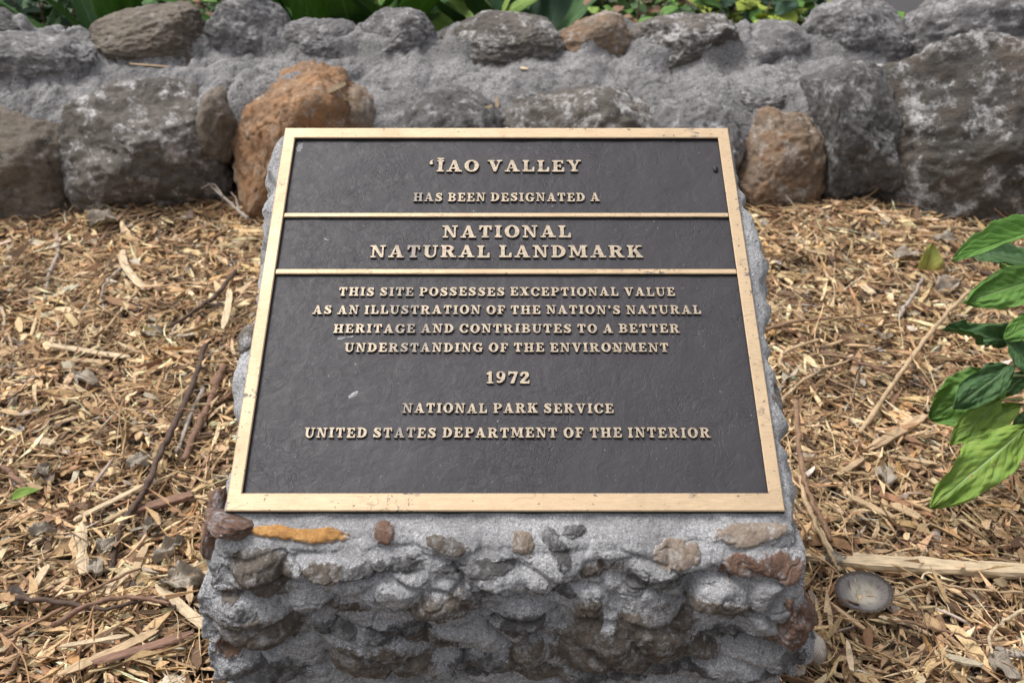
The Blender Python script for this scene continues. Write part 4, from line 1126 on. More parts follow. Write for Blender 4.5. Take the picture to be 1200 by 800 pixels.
S_('wood_splinter', 'broad weathered tan splinter left of the big green leaf', (1019, 526), (1086, 486), 13, 'tan', seed=2, lift=0.02)
S_('wood_splinter', 'thin tan splinter slanting down to the pedestal side below the broad splinter', (982, 556), (1012, 536), 8, 'tan', seed=3, lift=0.02)
S_('wood_splinter', 'straight tan splinter lying level above the grey leaf right of the pedestal', (1044, 534), (1098, 543), 6, 'tan', seed=4, lift=0.022)
S_('wood_splinter', 'wide flat pale splinter at middle left, lying level', (52, 403), (147, 418), 9, 'pale', seed=5, lift=0.022)
S_('wood_splinter', 'short pale splinter just under the wide flat one at middle left', (80, 422), (128, 424), 9, 'tan', seed=6, lift=0.018)
S_('wood_splinter', 'bent pale sliver standing out below the grey leaf by the wall', (140, 292), (166, 338), 8, 'pale', seed=7, lift=0.022, bend=0.06)
S_('wood_splinter', 'stubby pale splinter pointing up at lower left', (94, 613), (98, 672), 13, 'pale', seed=8, lift=0.022)
S_('wood_splinter', 'pale pointed splinter near the left edge, low down', (56, 661), (30, 706), 10, 'pale', seed=9, lift=0.022)
S_('bark_piece', 'rough reddish bark piece lying left of the pedestal corner', (148, 600), (226, 579), 15, 'red', 'bark', 0.024, 0.5, 0.02, 10)
S_('wood_splinter', 'long pale sliver crossing under the dark branch at lower left', (88, 608), (168, 568), 8, 'pale', seed=11, lift=0.022)
S_('wood_splinter', 'short tan splinter beside the bark piece', (122, 612), (156, 592), 7, 'tan', seed=12, lift=0.02)
S_('wood_splinter', 'thick yellowish splinter whose end touches the pedestal at lower left', (182, 684), (251, 741), 12, 'pale', seed=13, lift=0.026)
S_('wood_splinter', 'narrow splinter leaning on the thick yellowish one', (225, 668), (222, 705), 8, 'tan', seed=14, lift=0.02)
S_('wood_splinter', 'fibrous tan strip along the bottom left corner', (70, 790), (185, 738), 16, 'tan', seed=15, lift=0.026, bend=0.05)
S_('wood_splinter', 'brown fibrous strip above the bottom left corner strip', (110, 776), (226, 742), 13, 'red', seed=16, lift=0.03, bend=0.04)
S_('wood_splinter', 'slim pale splinter under the root bundle at lower left', (70, 757), (150, 744), 7, 'pale', seed=17, lift=0.03)
S_('wood_splinter', 'tan block-like chip at lower left, right of the stubby pale splinter', (170, 640), (156, 676), 11, 'tan', seed=18, lift=0.02)
S_('wood_splinter', 'small square pale chip at the left, above the green leaf', (48, 517), (64, 519), 12, 'pale', seed=19, lift=0.025)
S_('wood_splinter', 'upright tan sliver pressed against the left flank of the pedestal', (262, 384), (270, 338), 8, 'pale', seed=20, lift=0.05)
S_('wood_splinter', 'pale chip in front of the wall right of the pedestal', (1020, 240), (1046, 262), 7, 'pale', seed=21, lift=0.02)
S_('wood_splinter', 'bright flat chip midway between pedestal and yellow leaf', (1010, 334), (1024, 344), 9, 'pale', seed=22, lift=0.022)
S_('wood_splinter', 'pale double chip between shell and long split branch', (1078, 606), (1045, 590), 12, 'tan', seed=23, lift=0.024)
S_('wood_splinter', 'tan peeling splinter above the long split branch', (994, 580), (1048, 606), 8, 'tan', seed=24, lift=0.024)
S_('wood_splinter', 'small pale splinter at the bottom right under the shell', (1030, 722), (1075, 733), 5, 'pale', seed=25, lift=0.024)
S_('wood_splinter', 'pale round-ended chip by the right flank of the pedestal', (1000, 649), (1018, 651), 6, 'pale', seed=26, lift=0.03)
S_('wood_splinter', 'tan splinter lying close to the right flank of the pedestal', (931, 652), (972, 655), 8, 'pale', seed=27, lift=0.022)
twig('dark crooked branch running down through the chips left of the pedestal', [(240, 405), (226, 450), (205, 495), (186, 535), (172, 572), (150, 604), (136, 640), (126, 690)], 8, 'dark', [0.03, 0.035, 0.035, 0.04, 0.04, 0.035, 0.02, 0.01], 1, 0.9, 'branch', 'branch')
twig('reddish brown stem close to the left flank of the pedestal', [(262, 428), (250, 462), (232, 500), (215, 540)], 10, 'red', None, 2, 0.8, 'branch', 'branch')
twig('greyish stem between the dark branch and the reddish one', [(238, 455), (222, 490), (208, 530)], 6, 'grey', None, 3, 0.8)
twig('dark twig lying from the pedestal towards the upper left chips', [(276, 318), (248, 350), (222, 368), (196, 384)], 6, 'dark', [0.03] * 4, 4, 0.5, forks=([((240, 355), .03), ((262, 358), .03), ((275, 352), .035)],))
twig('thin reddish twig leaning on the wall at the left', [(107, 300), (128, 268), (150, 245), (176, 212), (191, 188)], 3.5, 'red', [0.012, 0.02, 0.03, 0.06, 0.09], 5, 0.5, forks=([((176, 212), .06), ((186, 204), .07), ((192, 200), .08)],))
twig('forked pale twig standing by the orange stone', [(290, 256), (272, 240), (256, 226), (240, 212)], 4.5, 'grey', [0.03, 0.045, 0.06, 0.08], 6, 0.5, forks=([((262, 231), .055), ((250, 216), .08), ((236, 221), .08)], [((280, 247), .04), ((276, 232), .06), ((270, 225), .07)]))
twig('curved grey twig at the upper left of the mulch', [(66, 272), (68, 296), (58, 320), (52, 352)], 6, 'grey', None, 7, 0.6)
twig('pale hooked twig in the middle of the left mulch', [(142, 314), (126, 330), (118, 346), (124, 364)], 4, 'grey', None, 8, 0.6)
twig('thin tan stalk in the middle of the left mulch', [(160, 342), (140, 366), (116, 396)], 4, 'tan', None, 9, 0.6)
twig('thin brown twig crossing the dark branch', [(160, 480), (200, 478), (248, 484)], 3, 'red', [0.05] * 3, 10, 0.5)
twig('brown twig curving across the lower left, over the root bundle', [(0, 745), (60, 720), (110, 690), (165, 665)], 6, 'brown', [0.03] * 4, 11, 0.5)
twig('dark root bundle strand at the lower left', [(20, 700), (70, 706), (120, 712), (180, 700), (205, 712)], 7, 'dark', [0.035] * 5, 12, 0.5)
twig('reddish root bundle strand at the lower left', [(60, 735), (110, 706), (150, 700), (200, 706)], 7, 'red', [0.04] * 4, 13, 0.6)
twig('grey stem end poking in from the left edge', [(-20, 536), (10, 552), (30, 572)], 8, 'red', [0.025] * 3, 14, 0.8)
twig('brown stub near the bottom left corner', [(8, 795), (20, 775), (33, 755)], 7, 'brown', [0.02] * 3, 15, 0.6)
twig('long straight tan twig slanting down right of the pedestal', [(1137, 340), (1100, 378), (1066, 422), (1038, 462), (1008, 508)], 5, 'tan', [0.05, 0.045, 0.04, 0.035, 0.02], 16, 1.2)
twig('thin brown twig lying right of the pedestal', [(896, 386), (950, 374), (1000, 372), (1060, 364)], 4.5, 'brown', [0.03] * 4, 17, 0.5)
twig('dark reddish twig right of the pedestal with a split end', [(962, 412), (1000, 422), (1045, 438)], 5, 'red', [0.03] * 3, 18, 0.7, forks=([((1025, 430), .03), ((1060, 430), .03)],))
twig('pale twig curling round beside the right flank of the pedestal', [(960, 398), (925, 410), (914, 424), (925, 436)], 5, 'tan', [0.03] * 4, 19, 0.6)
twig('brown twig coming off the pedestal at mid right', [(908, 480), (930, 455), (966, 432), (1012, 418)], 5, 'tan', [0.03] * 4, 20, 0.5)
twig('upright brown vine following the right flank of the pedestal', [(933, 470), (936, 520), (942, 560), (956, 594), (974, 634)], 7, 'brown', [0.06, 0.06, 0.05, 0.04, 0.03], 21, 0.7, 'branch', 'branch')
twig('tan vine beside the brown vine near the pedestal', [(937, 560), (952, 606), (972, 648), (984, 668)], 6, 'tan', [0.04] * 4, 22, 0.7)
twig('dark stick at the upper right beneath the top leaf', [(1128, 308), (1160, 322), (1190, 330)], 6, 'dark', [0.02] * 3, 23, 0.7)
twig('thin brown stem beside the yellow leaf', [(1052, 372), (1070, 345), (1082, 326)], 5, 'grey', [0.03] * 3, 24, 0.6)
twig('level tan stick in front of the boulder', [(1090, 266), (1130, 268), (1168, 272)], 5, 'tan', [0.03] * 3, 25, 0.8)
twig('thin wavy root under the long split branch', [(1040, 700), (1090, 684), (1140, 690), (1200, 694)], 3.5, 'tan', [0.03] * 4, 26, 0.8)
twig('pale arched root near the bottom right edge', [(1200, 715), (1175, 728), (1160, 745), (1163, 765)], 5, 'pale', [0.035] * 4, 27, 0.7)
twig('brown root from the shell towards the right edge', [(1040, 725), (1090, 735), (1150, 752), (1210, 770)], 3.5, 'brown', [0.03] * 4, 28, 0.8)
twig('grey broken tube-like stem at the bottom right', [(1168, 763), (1185, 765), (1199, 768)], 9, 'grey', [0.03] * 3, 29, 0.9)
twig('short twig on top of the mortar at the far left', [(150, 78), (175, 78), (200, 79)], 3, 'tan', [0.355] * 3, 30, 0.8) if False else None

# ------------------------------------------------------------------ leaves
def leaf_mesh(L, Wd, droop=0.3, fold=0.25, wav=0.06, seed=0, nx=26, ny=15, tip=1.0, holes=(), lobes=0.0, ser=0.0, base_w=0.06, thick=0.0008):
    s = np.linspace(0, 1, nx); t = np.linspace(-1, 1, ny)
    S, T = np.meshgrid(s, t, indexing='ij')
    prof = np.clip(np.sin(np.pi * np.clip(S, 0, 1) ** (0.95 * tip)), 0, 1) ** 0.64
    prof = np.maximum(prof, base_w * (1 - S))
    prof = prof * (1 + lobes * np.sin(S * 21 + np.sign(T) * 0.7) + ser * np.abs(np.sin(S * 60)))
    Pn = np.stack([S.ravel() * 2.5, T.ravel() * 1.3, np.full(S.size, seed * 2.3)], -1)
    w1 = fbm(Pn, 3, seed + 40).reshape(S.shape)
    edge = fbm(np.stack([S.ravel() * 5, np.sign(T.ravel()), np.full(S.size, seed * 1.7)], -1), 3, seed + 44).reshape(S.shape)
    Y = T * Wd / 2 * prof * (1 + 0.15 * edge)
    X = S * L
    Z = fold * np.abs(Y) + wav * L * w1 * (0.2 + np.abs(T)) - droop * L * S ** 2
    X = X - 0.35 * droop * L * S ** 2 * droop
    # quilted between the veins
    Z = Z + 0.0035 * L * np.cos((S * 1.0 - 0.35 * np.abs(T)) * 2 * math.pi * 9) * np.abs(T) ** 0.6 * (1 - np.abs(T)) * 3
    V = np.stack([X.ravel(), Y.ravel(), Z.ravel()], -1)
    uv = np.stack([S.ravel(), T.ravel()], -1)
    F = grid_faces(nx, ny)
    if holes:
        cS = S.ravel()[F].mean(1); cT = T.ravel()[F].mean(1)
        keep = np.ones(len(F), bool)
        for hs, ht, hr in holes: keep &= ((cS - hs) ** 2 * 2.2 + ((cT - ht) * 0.5) ** 2) > hr ** 2
        F = F[keep]
    n = len(V); Vb = V.copy(); Vb[:, 2] -= thick
    idx = np.arange(n).reshape(nx, ny)
    loop = np.concatenate([idx[0, :], idx[1:, -1], idx[-1, -2::-1], idx[-2:0:-1, 0]]); l2 = np.roll(loop, -1)
    me_V = np.concatenate([V, Vb])
    return me_V, [F[:, ::-1], F + n, np.stack([loop, l2, l2 + n, loop + n], -1)], np.concatenate([uv, uv])
def m_leaf(name, c, c2, vein, trans=0.3, rough=0.66):
    n = NT(name)
    uv = n.attr('st'); S = n.sep(uv)
    at = n.math('ABSOLUTE', S[1], 0)
    mid = n.ramp(at, [(0.0, 1.0), (0.035, 0.8), (0.07, 0.0)])
    k = n.math('SUBTRACT', S[0], n.math('MULTIPLY', at, 0.35))
    wv = n.math('FRACT', n.math('MULTIPLY', k, 9.0), 0)
    side = n.ramp(n.math('ABSOLUTE', n.math('SUBTRACT', wv, 0.5), 0), [(0.0, 0.8), (0.04, 0.5), (0.10, 0.0)])
    b = n.noise(30, 4, 0.6)
    col = n.mix(n.ramp(b, [(0.35, 0.0), (0.65, 1.0)]), c, c2)
    vm = n.math('MAXIMUM', mid, n.math('MULTIPLY', side, 0.45))
    col = n.mix(n.math('MULTIPLY', vm, 0.85), col, vein)
    du = n.noise(55, 5, 0.7)
    col = n.mix(n.ramp(du, [(0.45, 0.0), (0.75, 0.22)]), col, vein)
    sp = n.ramp(n.noise(120, 3, 0.6), [(0.70, 0.0), (0.74, 0.7)])
    col = n.mix(sp, col, (0.12, 0.09, 0.03))
    nb = n.bump(n.math('ADD', n.math('MULTIPLY', vm, -1.0), n.noise(90, 2, 0.5)), 0.0022, 0.8)
    tr = n.t.nodes.new('ShaderNodeBsdfTranslucent'); n.setin(tr.inputs[0], n.mix(0.5, col, (0.35, 0.5, 0.05)))
    n.done(col, rough, nb)
    ms = n.t.nodes.new('ShaderNodeMixShader'); ms.inputs[0].default_value = trans
    n.L(n.b.outputs[0], ms.inputs[1]); n.L(tr.outputs[0], ms.inputs[2]); n.L(ms.outputs[0], n.out.inputs[0])
    return n.m
LM = {'strap': m_leaf('leaf_strap_green', (0.035, 0.11, 0.015), (0.055, 0.15, 0.02), (0.12, 0.2, 0.05)), 'deep': m_leaf('leaf_deep_green', (0.035, 0.095, 0.028), (0.055, 0.13, 0.035), (0.16, 0.26, 0.12)),
      'mid': m_leaf('leaf_mid_green', (0.085, 0.21, 0.028), (0.13, 0.27, 0.045), (0.22, 0.34, 0.12)),
      'light': m_leaf('leaf_light_green', (0.16, 0.28, 0.035), (0.23, 0.34, 0.05), (0.33, 0.45, 0.18)),
      'blue': m_leaf('leaf_blue_green', (0.022, 0.065, 0.032), (0.035, 0.09, 0.045), (0.07, 0.14, 0.08)),
      'yellow': m_leaf('leaf_yellowing', (0.48, 0.44, 0.09), (0.30, 0.33, 0.07), (0.34, 0.26, 0.10)),
      'lime': m_leaf('leaf_lime', (0.33, 0.44, 0.05), (0.42, 0.46, 0.06), (0.4, 0.5, 0.15)),
      'dead': m_leaf('leaf_dead_grey', (0.27, 0.225, 0.175), (0.36, 0.31, 0.25), (0.15, 0.11, 0.08), 0.1, 0.8),
      'deadbrown': m_leaf('leaf_dead_brown', (0.20, 0.12, 0.075), (0.27, 0.17, 0.10), (0.13, 0.08, 0.05), 0.1, 0.8),
      'straw': m_leaf('leaf_straw', (0.50, 0.38, 0.22), (0.42, 0.30, 0.17), (0.30, 0.2, 0.11), 0.15, 0.8)}
def leaf_me(name, mat, **k):
    V, F, uv = leaf_mesh(**k)
    me = mesh_np(name, V, F, [LM[mat]])
    a = me.attributes.new('st', 'FLOAT_VECTOR', 'POINT')
    a.data.foreach_set('vector', np.concatenate([uv, np.zeros((len(uv), 1))], 1).astype(np.float32).ravel())
    return me
def basis(d, up):
    x = Vector(d).normalized(); y = Vector(up).cross(x)
    if y.length < 1e-4: y = Vector((0, 1, 0)).cross(x)
    y.normalize(); z = x.cross(y)
    return Matrix((x, y, z)).transposed().to_4x4()
def ground_leaf(label, px, py, size_px, ang, mat, seed, w=0.6, lift=0.03, curl=0.3, name='fallen_leaf', cat='leaf', tilt=0.2, standing=False):
    p = on_ground(px, py, lift); L = size_px * depth_of(p) / FPX
    me = leaf_me(name, mat, L=L, Wd=L * w, droop=curl, fold=0.45, wav=0.38 if 'dead' in mat else 0.08, seed=seed, nx=18, ny=11, lobes=0.05 if 'dead' in mat else 0)
    a = R(ang); d = Vector((math.cos(a), math.sin(a), tilt))
    up = Vector((0, -0.25, 1))
    if standing: d = Vector((math.cos(a) * 0.6, 0.1, math.sin(a))); up = Vector((0.1, -1, 0.3))
    M = basis(d, up); M.translation = p - d.normalized() * L * 0.5
    o = obj(name, me); o.matrix_world = M
    return tag(o, label, cat)
GL = ground_leaf
GL('crumpled pale grey dead leaf against the foot of the wall at the left', 125, 258, 42, 20, 'dead', 1, 0.7)
GL('small bright green leaf lying on the chips at the left edge', 29, 578, 34, 20, 'light', 2, 0.42, curl=0.1)
GL('grey curled dead leaf next to the stubby pale splinter', 126, 636, 28, 70, 'dead', 3, 0.7)
GL('grey dead leaf just below the stubby pale splinter', 112, 662, 28, 110, 'dead', 4, 0.7)
GL('folded grey dead leaf under the bark piece', 178, 614, 28, 80, 'dead', 5, 0.7)
GL('long curled grey dead leaf between bark piece and thick yellowish splinter', 197, 640, 46, 50, 'dead', 6, 0.4)
GL('wide flat grey dead leaf half under the thick yellowish splinter', 212, 676, 52, 20, 'dead', 7, 0.6)
GL('grey dead leaf beside the dark branch, above the bark piece', 163, 536, 30, 40, 'dead', 8, 0.7)
GL('oval grey dead leaf right of the small green leaf', 49, 550, 30, 75, 'dead', 9, 0.5)
GL('brown dead leaf lying left of the bark piece', 92, 592, 34, 10, 'deadbrown', 10, 0.4)
GL('grey dead leaf curled at the left, beneath the green leaf', 50, 620, 28, 30, 'dead', 11, 0.6)
GL('small grey leaf fragments below the short pale splinter', 98, 440, 34, -30, 'dead', 12, 0.6)
GL('yellow and brown mottled leaf standing in the mulch right of the pedestal', 1088, 310, 48, 80, 'yellow', 13, 0.62, lift=0.03, standing=True, curl=0.15)
GL('brown grey dead leaf beside the broad weathered splinter', 1040, 553, 42, 70, 'dead', 14, 0.6)
GL('small grey dead leaf where the long split branch begins', 980, 652, 30, 20, 'dead', 15, 0.55)
GL('grey dead leaf in front of the boulder', 1108, 278, 32, 5, 'dead', 16, 0.5)
GL('grey dead leaf left of the yellow leaf', 1060, 296, 28, 150, 'dead', 17, 0.6)
GL('crumpled whitish leaf just below the yellow leaf', 1112, 334, 34, 20, 'dead', 18, 0.8)
GL('grey dead leaf at the bottom right corner', 1178, 778, 40, -50, 'dead', 19, 0.6)
GL('straw coloured pointed leaf standing by the upper right edge of the pedestal', 883, 220, 44, 75, 'straw', 20, 0.3, lift=0.05, standing=True, curl=0.1)
GL('grey dead leaf under the left end of the dark twig', 178, 388, 26, 15, 'dead', 21, 0.6)

# ------------------------------------------------------------------ shells
def shell(label, px, py, wpx, inside, rot, seed, ratio=0.78):
    p = on_ground(px, py, 0.016); r = wpx * depth_of(p) / FPX / 2
    nr, nc = 22, 72
    k = np.linspace(0.0, 1, nr)[:, None]; a = np.linspace(0, 2 * math.pi, nc, endpoint=False)[None, :]
    rib = 1 + (0.030 if inside else 0.05) * np.cos(a * 26) * k
    h = r * (0.40 if inside else 0.52)
    def lay(off, rs):
        X = r * rs * k * np.cos(a) * rib; Y = r * ratio * rs * k * np.sin(a) * rib
        X = X + 0.12 * r * (1 - k)
        Z = h * (1 - k ** 1.25) + off + (0.012 if inside else 0.035) * r * np.cos(a * 26) * k
        return np.stack([X.ravel(), Y.ravel(), Z.ravel()], -1)
    A = lay(0.0, 1.0); B = lay(-0.0013, 0.965)
    N = len(A)
    last = np.arange(nc) + (nr - 1) * nc; l2 = np.roll(last, -1)
    V = np.concatenate([A, B])
    Fo = grid_faces(nr, nc, True); Fi = grid_faces(nr, nc, True, off=N)[:, ::-1]; Fr = np.stack([last, l2, l2 + N, last + N], -1)[:, ::-1]
    n = NT('shell_outer'); X = n.sep(n.tc.outputs['Object'])
    rad = n.math('SQRT', n.math('ADD', n.math('MULTIPLY', X[0], X[0]), n.math('MULTIPLY', X[1], X[1])))
    g = n.noise(70, 4, 0.6)
    col = n.ramp(n.math('ADD', n.math('DIVIDE', rad, r), n.math('MULTIPLY', g, 0.25)), [(0.0, (0.60, 0.54, 0.47)), (0.55, (0.52, 0.46, 0.39)), (0.85, (0.26, 0.21, 0.17)), (1.0, (0.16, 0.13, 0.105))])
    an = n.math('COSINE', n.math('MULTIPLY', n.math('ARCTAN2', X[1], X[0]), 26.0), 0)
    col = n.mix(n.ramp(an, [(0.0, 0.55), (0.5, 0.0)]), col, (0.16, 0.13, 0.10))
    mo = n.done(col, 0.6, n.bump(g, 0.001, 0.5))
    n = NT('shell_inner'); X = n.sep(n.tc.outputs['Object'])
    rad = n.math('SQRT', n.math('ADD', n.math('MULTIPLY', X[0], X[0]), n.math('MULTIPLY', n.math('MULTIPLY', X[1], X[1]), 1 / ratio ** 2)))
    g = n.noise(50, 4, 0.6)
    col = n.ramp(n.math('ADD', n.math('DIVIDE', rad, r), n.math('MULTIPLY', g, 0.3)), [(0.0, (0.46, 0.41, 0.32)), (0.55, (0.40, 0.365, 0.30)), (0.78, (0.22, 0.20, 0.185)), (0.98, (0.155, 0.14, 0.14)), (1.12, (0.085, 0.066, 0.055))])
    col = n.mix(n.ramp(n.noise(85, 5, 0.7), [(0.52, 0.0), (0.64, 0.6)]), col, (0.10, 0.085, 0.08))
    mi_ = n.done(col, 0.5, n.bump(g, 0.0015, 0.6))
    mi = np.concatenate([np.zeros(len(Fo)), np.ones(len(Fi)), np.zeros(len(Fr))])
    o = obj('limpet_shell', mesh_np('limpet_shell', V, [Fo, Fi, Fr], [mo, mi_], mi=mi))
    o.location = p + Vector((0, 0, 0.019 if inside else 0.020)); o.rotation_euler = rot
    return tag(o, label, 'shell')
shell('upturned limpet shell showing its purplish grey inside, below the long split branch', 1010, 703, 66, True, (R(180 + 22), R(-8), R(-25)), 1, 0.80)
shell('small ribbed whitish limpet shell resting beside the pedestal foot', 952, 768, 46, False, (R(38), R(18), R(50)), 2, 0.9)

# ------------------------------------------------------------------ leafy plant at the right
def big_plant():
    base = on_ground(1262, 640, 0.0)
    root = thing('leafy_plant', 'broad leaved green plant reaching in from the right edge', 'plant', base)
    D0 = 1.78
    def P(px, py, d): return at_depth(px, py, d)
    stem_pts = [base, P(1250, 560, D0 - 0.06), P(1238, 470, D0 - 0.10), P(1228, 390, D0 - 0.10), P(1232, 300, D0 - 0.06), P(1240, 240, D0 - 0.05)]
    pp = smooth_path(stem_pts, 30, 0.0008, 3)
    V, F = tube_np([p - base for p in pp], np.linspace(0.009, 0.004, 30), 10, 4, 0.05)
    ns = NT('plant_stem'); g = ns.noise(60, 3, 0.6)
    ms = ns.done(ns.ramp(g, [(0.3, (0.14, 0.17, 0.06)), (0.7, (0.22, 0.26, 0.10))]), 0.6)
    obj('stem', mesh_np('stem', V, F, [ms]), root)
    # leaf: base px, tip px, base depth, tip depth, width px, material, up vector, droop, fold, wav, seed
    LV = [
     ((1240, 262), (1120, 302), D0 - .08, D0 - .12, 42, 'mid', (0.0, -0.25, 1), 0.02, 0.9, 0.03, 1, {'ser': 0.05}),
     ((1232, 318), (1136, 292), D0 - .07, D0 - .02, 44, 'deep', (0.1, -0.4, 1), 0.05, 0.35, 0.06, 2, {}),
     ((1222, 326), (1140, 350), D0 - .09, D0 - .13, 58, 'mid', (-0.3, -0.9, 0.6), 0.22, 0.30, 0.08, 3, {}),
     ((1222, 352), (1170, 300), D0 - .08, D0 - .00, 50, 'light', (0.2, -0.4, 1), 0.08, 0.35, 0.08, 4, {}),
     ((1183, 402), (1112, 382), D0 - .10, D0 - .12, 34, 'deep', (0.0, -0.5, 1), 0.06, 0.30, 0.14, 5, {}),
     ((1176, 398), (1240, 362), D0 - .12, D0 - .16, 36, 'mid', (0.0, -0.6, 1), 0.05, 0.4, 0.06, 6, {}),
     ((1178, 394), (1214, 440), D0 - .11, D0 - .14, 44, 'deep', (0.3, -0.8, 0.7), 0.10, 0.28, 0.06, 7, {}),
     ((1186, 428), (1120, 476), D0 - .12, D0 - .13, 48, 'deep', (-0.2, -0.8, 0.8), 0.05, 0.28, 0.10, 8, {}),
     ((1176, 440), (1092, 490), D0 - .07, D0 - .04, 78, 'mid', (-0.2, -0.9, 0.5), 0.12, 0.25, 0.08, 9, {'holes': ((0.3, 0.5, 0.018),)}),
     ((1172, 468), (1116, 518), D0 - .09, D0 - .11, 40, 'light', (0.1, -0.6, 0.9), 0.10, 0.35, 0.08, 10, {}),
     ((1196, 476), (1128, 512), D0 - .07, D0 - .05, 40, 'light', (0, -0.5, 1), 0.10, 0.3, 0.08, 11, {}),
     ((1202, 500), (1098, 590), D0 - .14, D0 - .19, 68, 'light', (-0.35, -0.95, 0.6), 0.07, 0.16, 0.07, 12, {'tip': 0.9, 'holes': ((0.42, 0.30, 0.022), (0.62, 0.10, 0.018), (0.5, -0.5, 0.012))}),
     ((1222, 478), (1184, 520), D0 - .06, D0 - .02, 40, 'deep', (0, -0.6, 0.8), 0.10, 0.3, 0.1, 13, {}),
     ((1238, 300), (1330, 280), D0 - .06, D0 - .1, 70, 'mid', (0, -0.4, 1), 0.2, 0.3, 0.06, 14, {}),
     ((1230, 400), (1330, 420), D0 - .08, D0 - .1, 70, 'deep', (0, -0.4, 1), 0.2, 0.3, 0.06, 15, {}),
     ((1240, 500), (1330, 540), D0 - .08, D0 - .12, 70, 'mid', (0, -0.4, 1), 0.2, 0.3, 0.06, 16, {}),
     ((1206, 438), (1168, 462), D0 - .05, D0 - .03, 30, 'deep', (0, -0.6, 0.8), 0.10, 0.3, 0.12, 17, {})]
    for b, t, db, dt, wpx, mat, up, droop, fold, wav, seed, kw in LV:
        A = P(*b, db); B = P(*t, dt); L = (B - A).length * 1.03
        me = leaf_me('leaf', mat, L=L, Wd=wpx * 0.41 * (db + dt) / FPX, droop=droop, fold=fold, wav=wav * 1.4, seed=seed, nx=64, ny=37, **kw)
        M = basis(B - A, up)
        M.translation = A + M.to_3x3() @ Vector((0, 0, droop * L * 0.35))
        o = obj('leaf', me, root); o.matrix_world = M
        o.matrix_parent_inverse = Matrix.Identity(4)
        o.location = M.translation - base
        # leaf stalk back to the stem
        k = min(pp, key=lambda q: (q - A).length + max(0, (q.z - A.z)) * 1.5)
        if (k - A).length > 0.012:
            mid = (k + A) / 2 + Vector((0, 0, 0.008))
            V, F = tube_np([q - A for q in smooth_path([k, mid, A + (B - A) * 0.02], 10)], np.linspace(0.0022, 0.0014, 10), 6, 1, 0.02)
            s = obj('leaf_stalk', mesh_np('leaf_stalk', V, F, [ms]), o)
            s.matrix_parent_inverse = Matrix.Identity(4)
            s.matrix_local = M.to_3x3().to_4x4().inverted() @ Matrix.Identity(4)
    # woody old stem at its foot
    q = [on_ground(1178, 632, 0.0), at_depth(1176, 580, 1.86), at_depth(1196, 520, 1.78), at_depth(1236, 470, 1.68)]
    V, F = tube_np([p - base for p in smooth_path(q, 16, 0.001, 8)], np.linspace(0.010, 0.005, 16), 8, 9, 0.1)
    obj('woody_stem', mesh_np('woody_stem', V, F, [WM['brown']]), root)
big_plant()

# ------------------------------------------------------------------ vegetation behind the wall
def strap_plant(x, y, n, L, Wd, mat, seed, label, spread=0.5, h0=0.0, cat='plant', name='strap_leaf_plant', upr=1.3):
    rs = random.Random(seed); z0 = gh(x, y)
    root = thing(name, label, cat, (x, y, z0))
    for i in range(n):
        a = 2 * math.pi * i / n + rs.uniform(-0.4, 0.4)
        el = rs.uniform(0.7, upr)
        l = L * rs.uniform(0.75, 1.15)
        me = leaf_me('leaf', mat if rs.random() < 0.85 else 'deep', L=l, Wd=Wd * rs.uniform(0.8, 1.2), droop=rs.uniform(0.15, 0.55) * spread * 1.6, fold=0.2, wav=0.03, seed=seed * 10 + i, nx=22, ny=9, base_w=0.35)
        d = Vector((math.cos(a) * math.cos(el), math.sin(a) * math.cos(el), math.sin(el)))
        M = basis(d, (-math.cos(a) * 0.9, -math.sin(a) * 0.9, 0.5)); M.translation = Vector((rs.uniform(-.03, .03), rs.uniform(-.03, .03), h0))
        o = obj('leaf', me, root); o.matrix_local = M
    return root
def bush(x, y, n, size, h, rad, mats, seed, label, name='leafy_bush', w=0.6):
    rs = random.Random(seed); z0 = gh(x, y)
    root = thing(name, label, 'plant', (x, y, z0))
    protos = [leaf_me('leaf', m, L=size, Wd=size * w, droop=0.2, fold=0.2, wav=0.06, seed=seed + k, nx=9, ny=5) for k, m in enumerate(mats)]
    ns = 7
    tips = []
    for i in range(ns):
        a = 2 * math.pi * i / ns + rs.uniform(-.3, .3); rr = rad * rs.uniform(0.3, 1)
        q = [Vector((0, 0, 0)), Vector((math.cos(a) * rr * 0.4, math.sin(a) * rr * 0.4, h * 0.5)), Vector((math.cos(a) * rr, math.sin(a) * rr, h * rs.uniform(0.7, 1.05)))]
        p = smooth_path(q, 8); V, F = tube_np(p, np.linspace(0.006, 0.002, 8), 5, i, 0.05)
        obj('stem', mesh_np('stem', V, F, [WM['brown']]), root); tips.append(p)
    for i in range(n):
        p = rs.choice(tips); q = p[rs.randint(2, 7)] + Vector((rs.gauss(0, 0.03), rs.gauss(0, 0.03), rs.gauss(0, 0.03)))
        a = rs.uniform(0, 6.28); el = rs.uniform(-0.3, 0.8)
        d = Vector((math.cos(a) * math.cos(el), math.sin(a) * math.cos(el), math.sin(el)))
        o = obj('leaf', rs.choice(protos), root); M = basis(d, (0, -0.3, 1)) @ Matrix.Scale(rs.uniform(0.6, 1.25), 4); M.translation = q; o.matrix_local = M
    return root
def X_at(px, y, py=15): return at_y(px, py, y).x
strap_plant(X_at(365, 3.75), 3.75, 11, 0.85, 0.13, 'strap', 1, 'tall bright green strap leaved plant behind the wall, left of the plaque', 0.35, upr=1.5)
strap_plant(X_at(425, 3.95), 3.95, 10, 0.85, 0.15, 'strap', 2, 'tall bright green strap leaved plant behind the pale notched leaf', 0.4, upr=1.5)
strap_plant(X_at(130, 3.85), 3.85, 10, 0.75, 0.10, 'strap', 3, 'green plant with upright blades behind the flat brown capping stone', 0.5, upr=1.45)
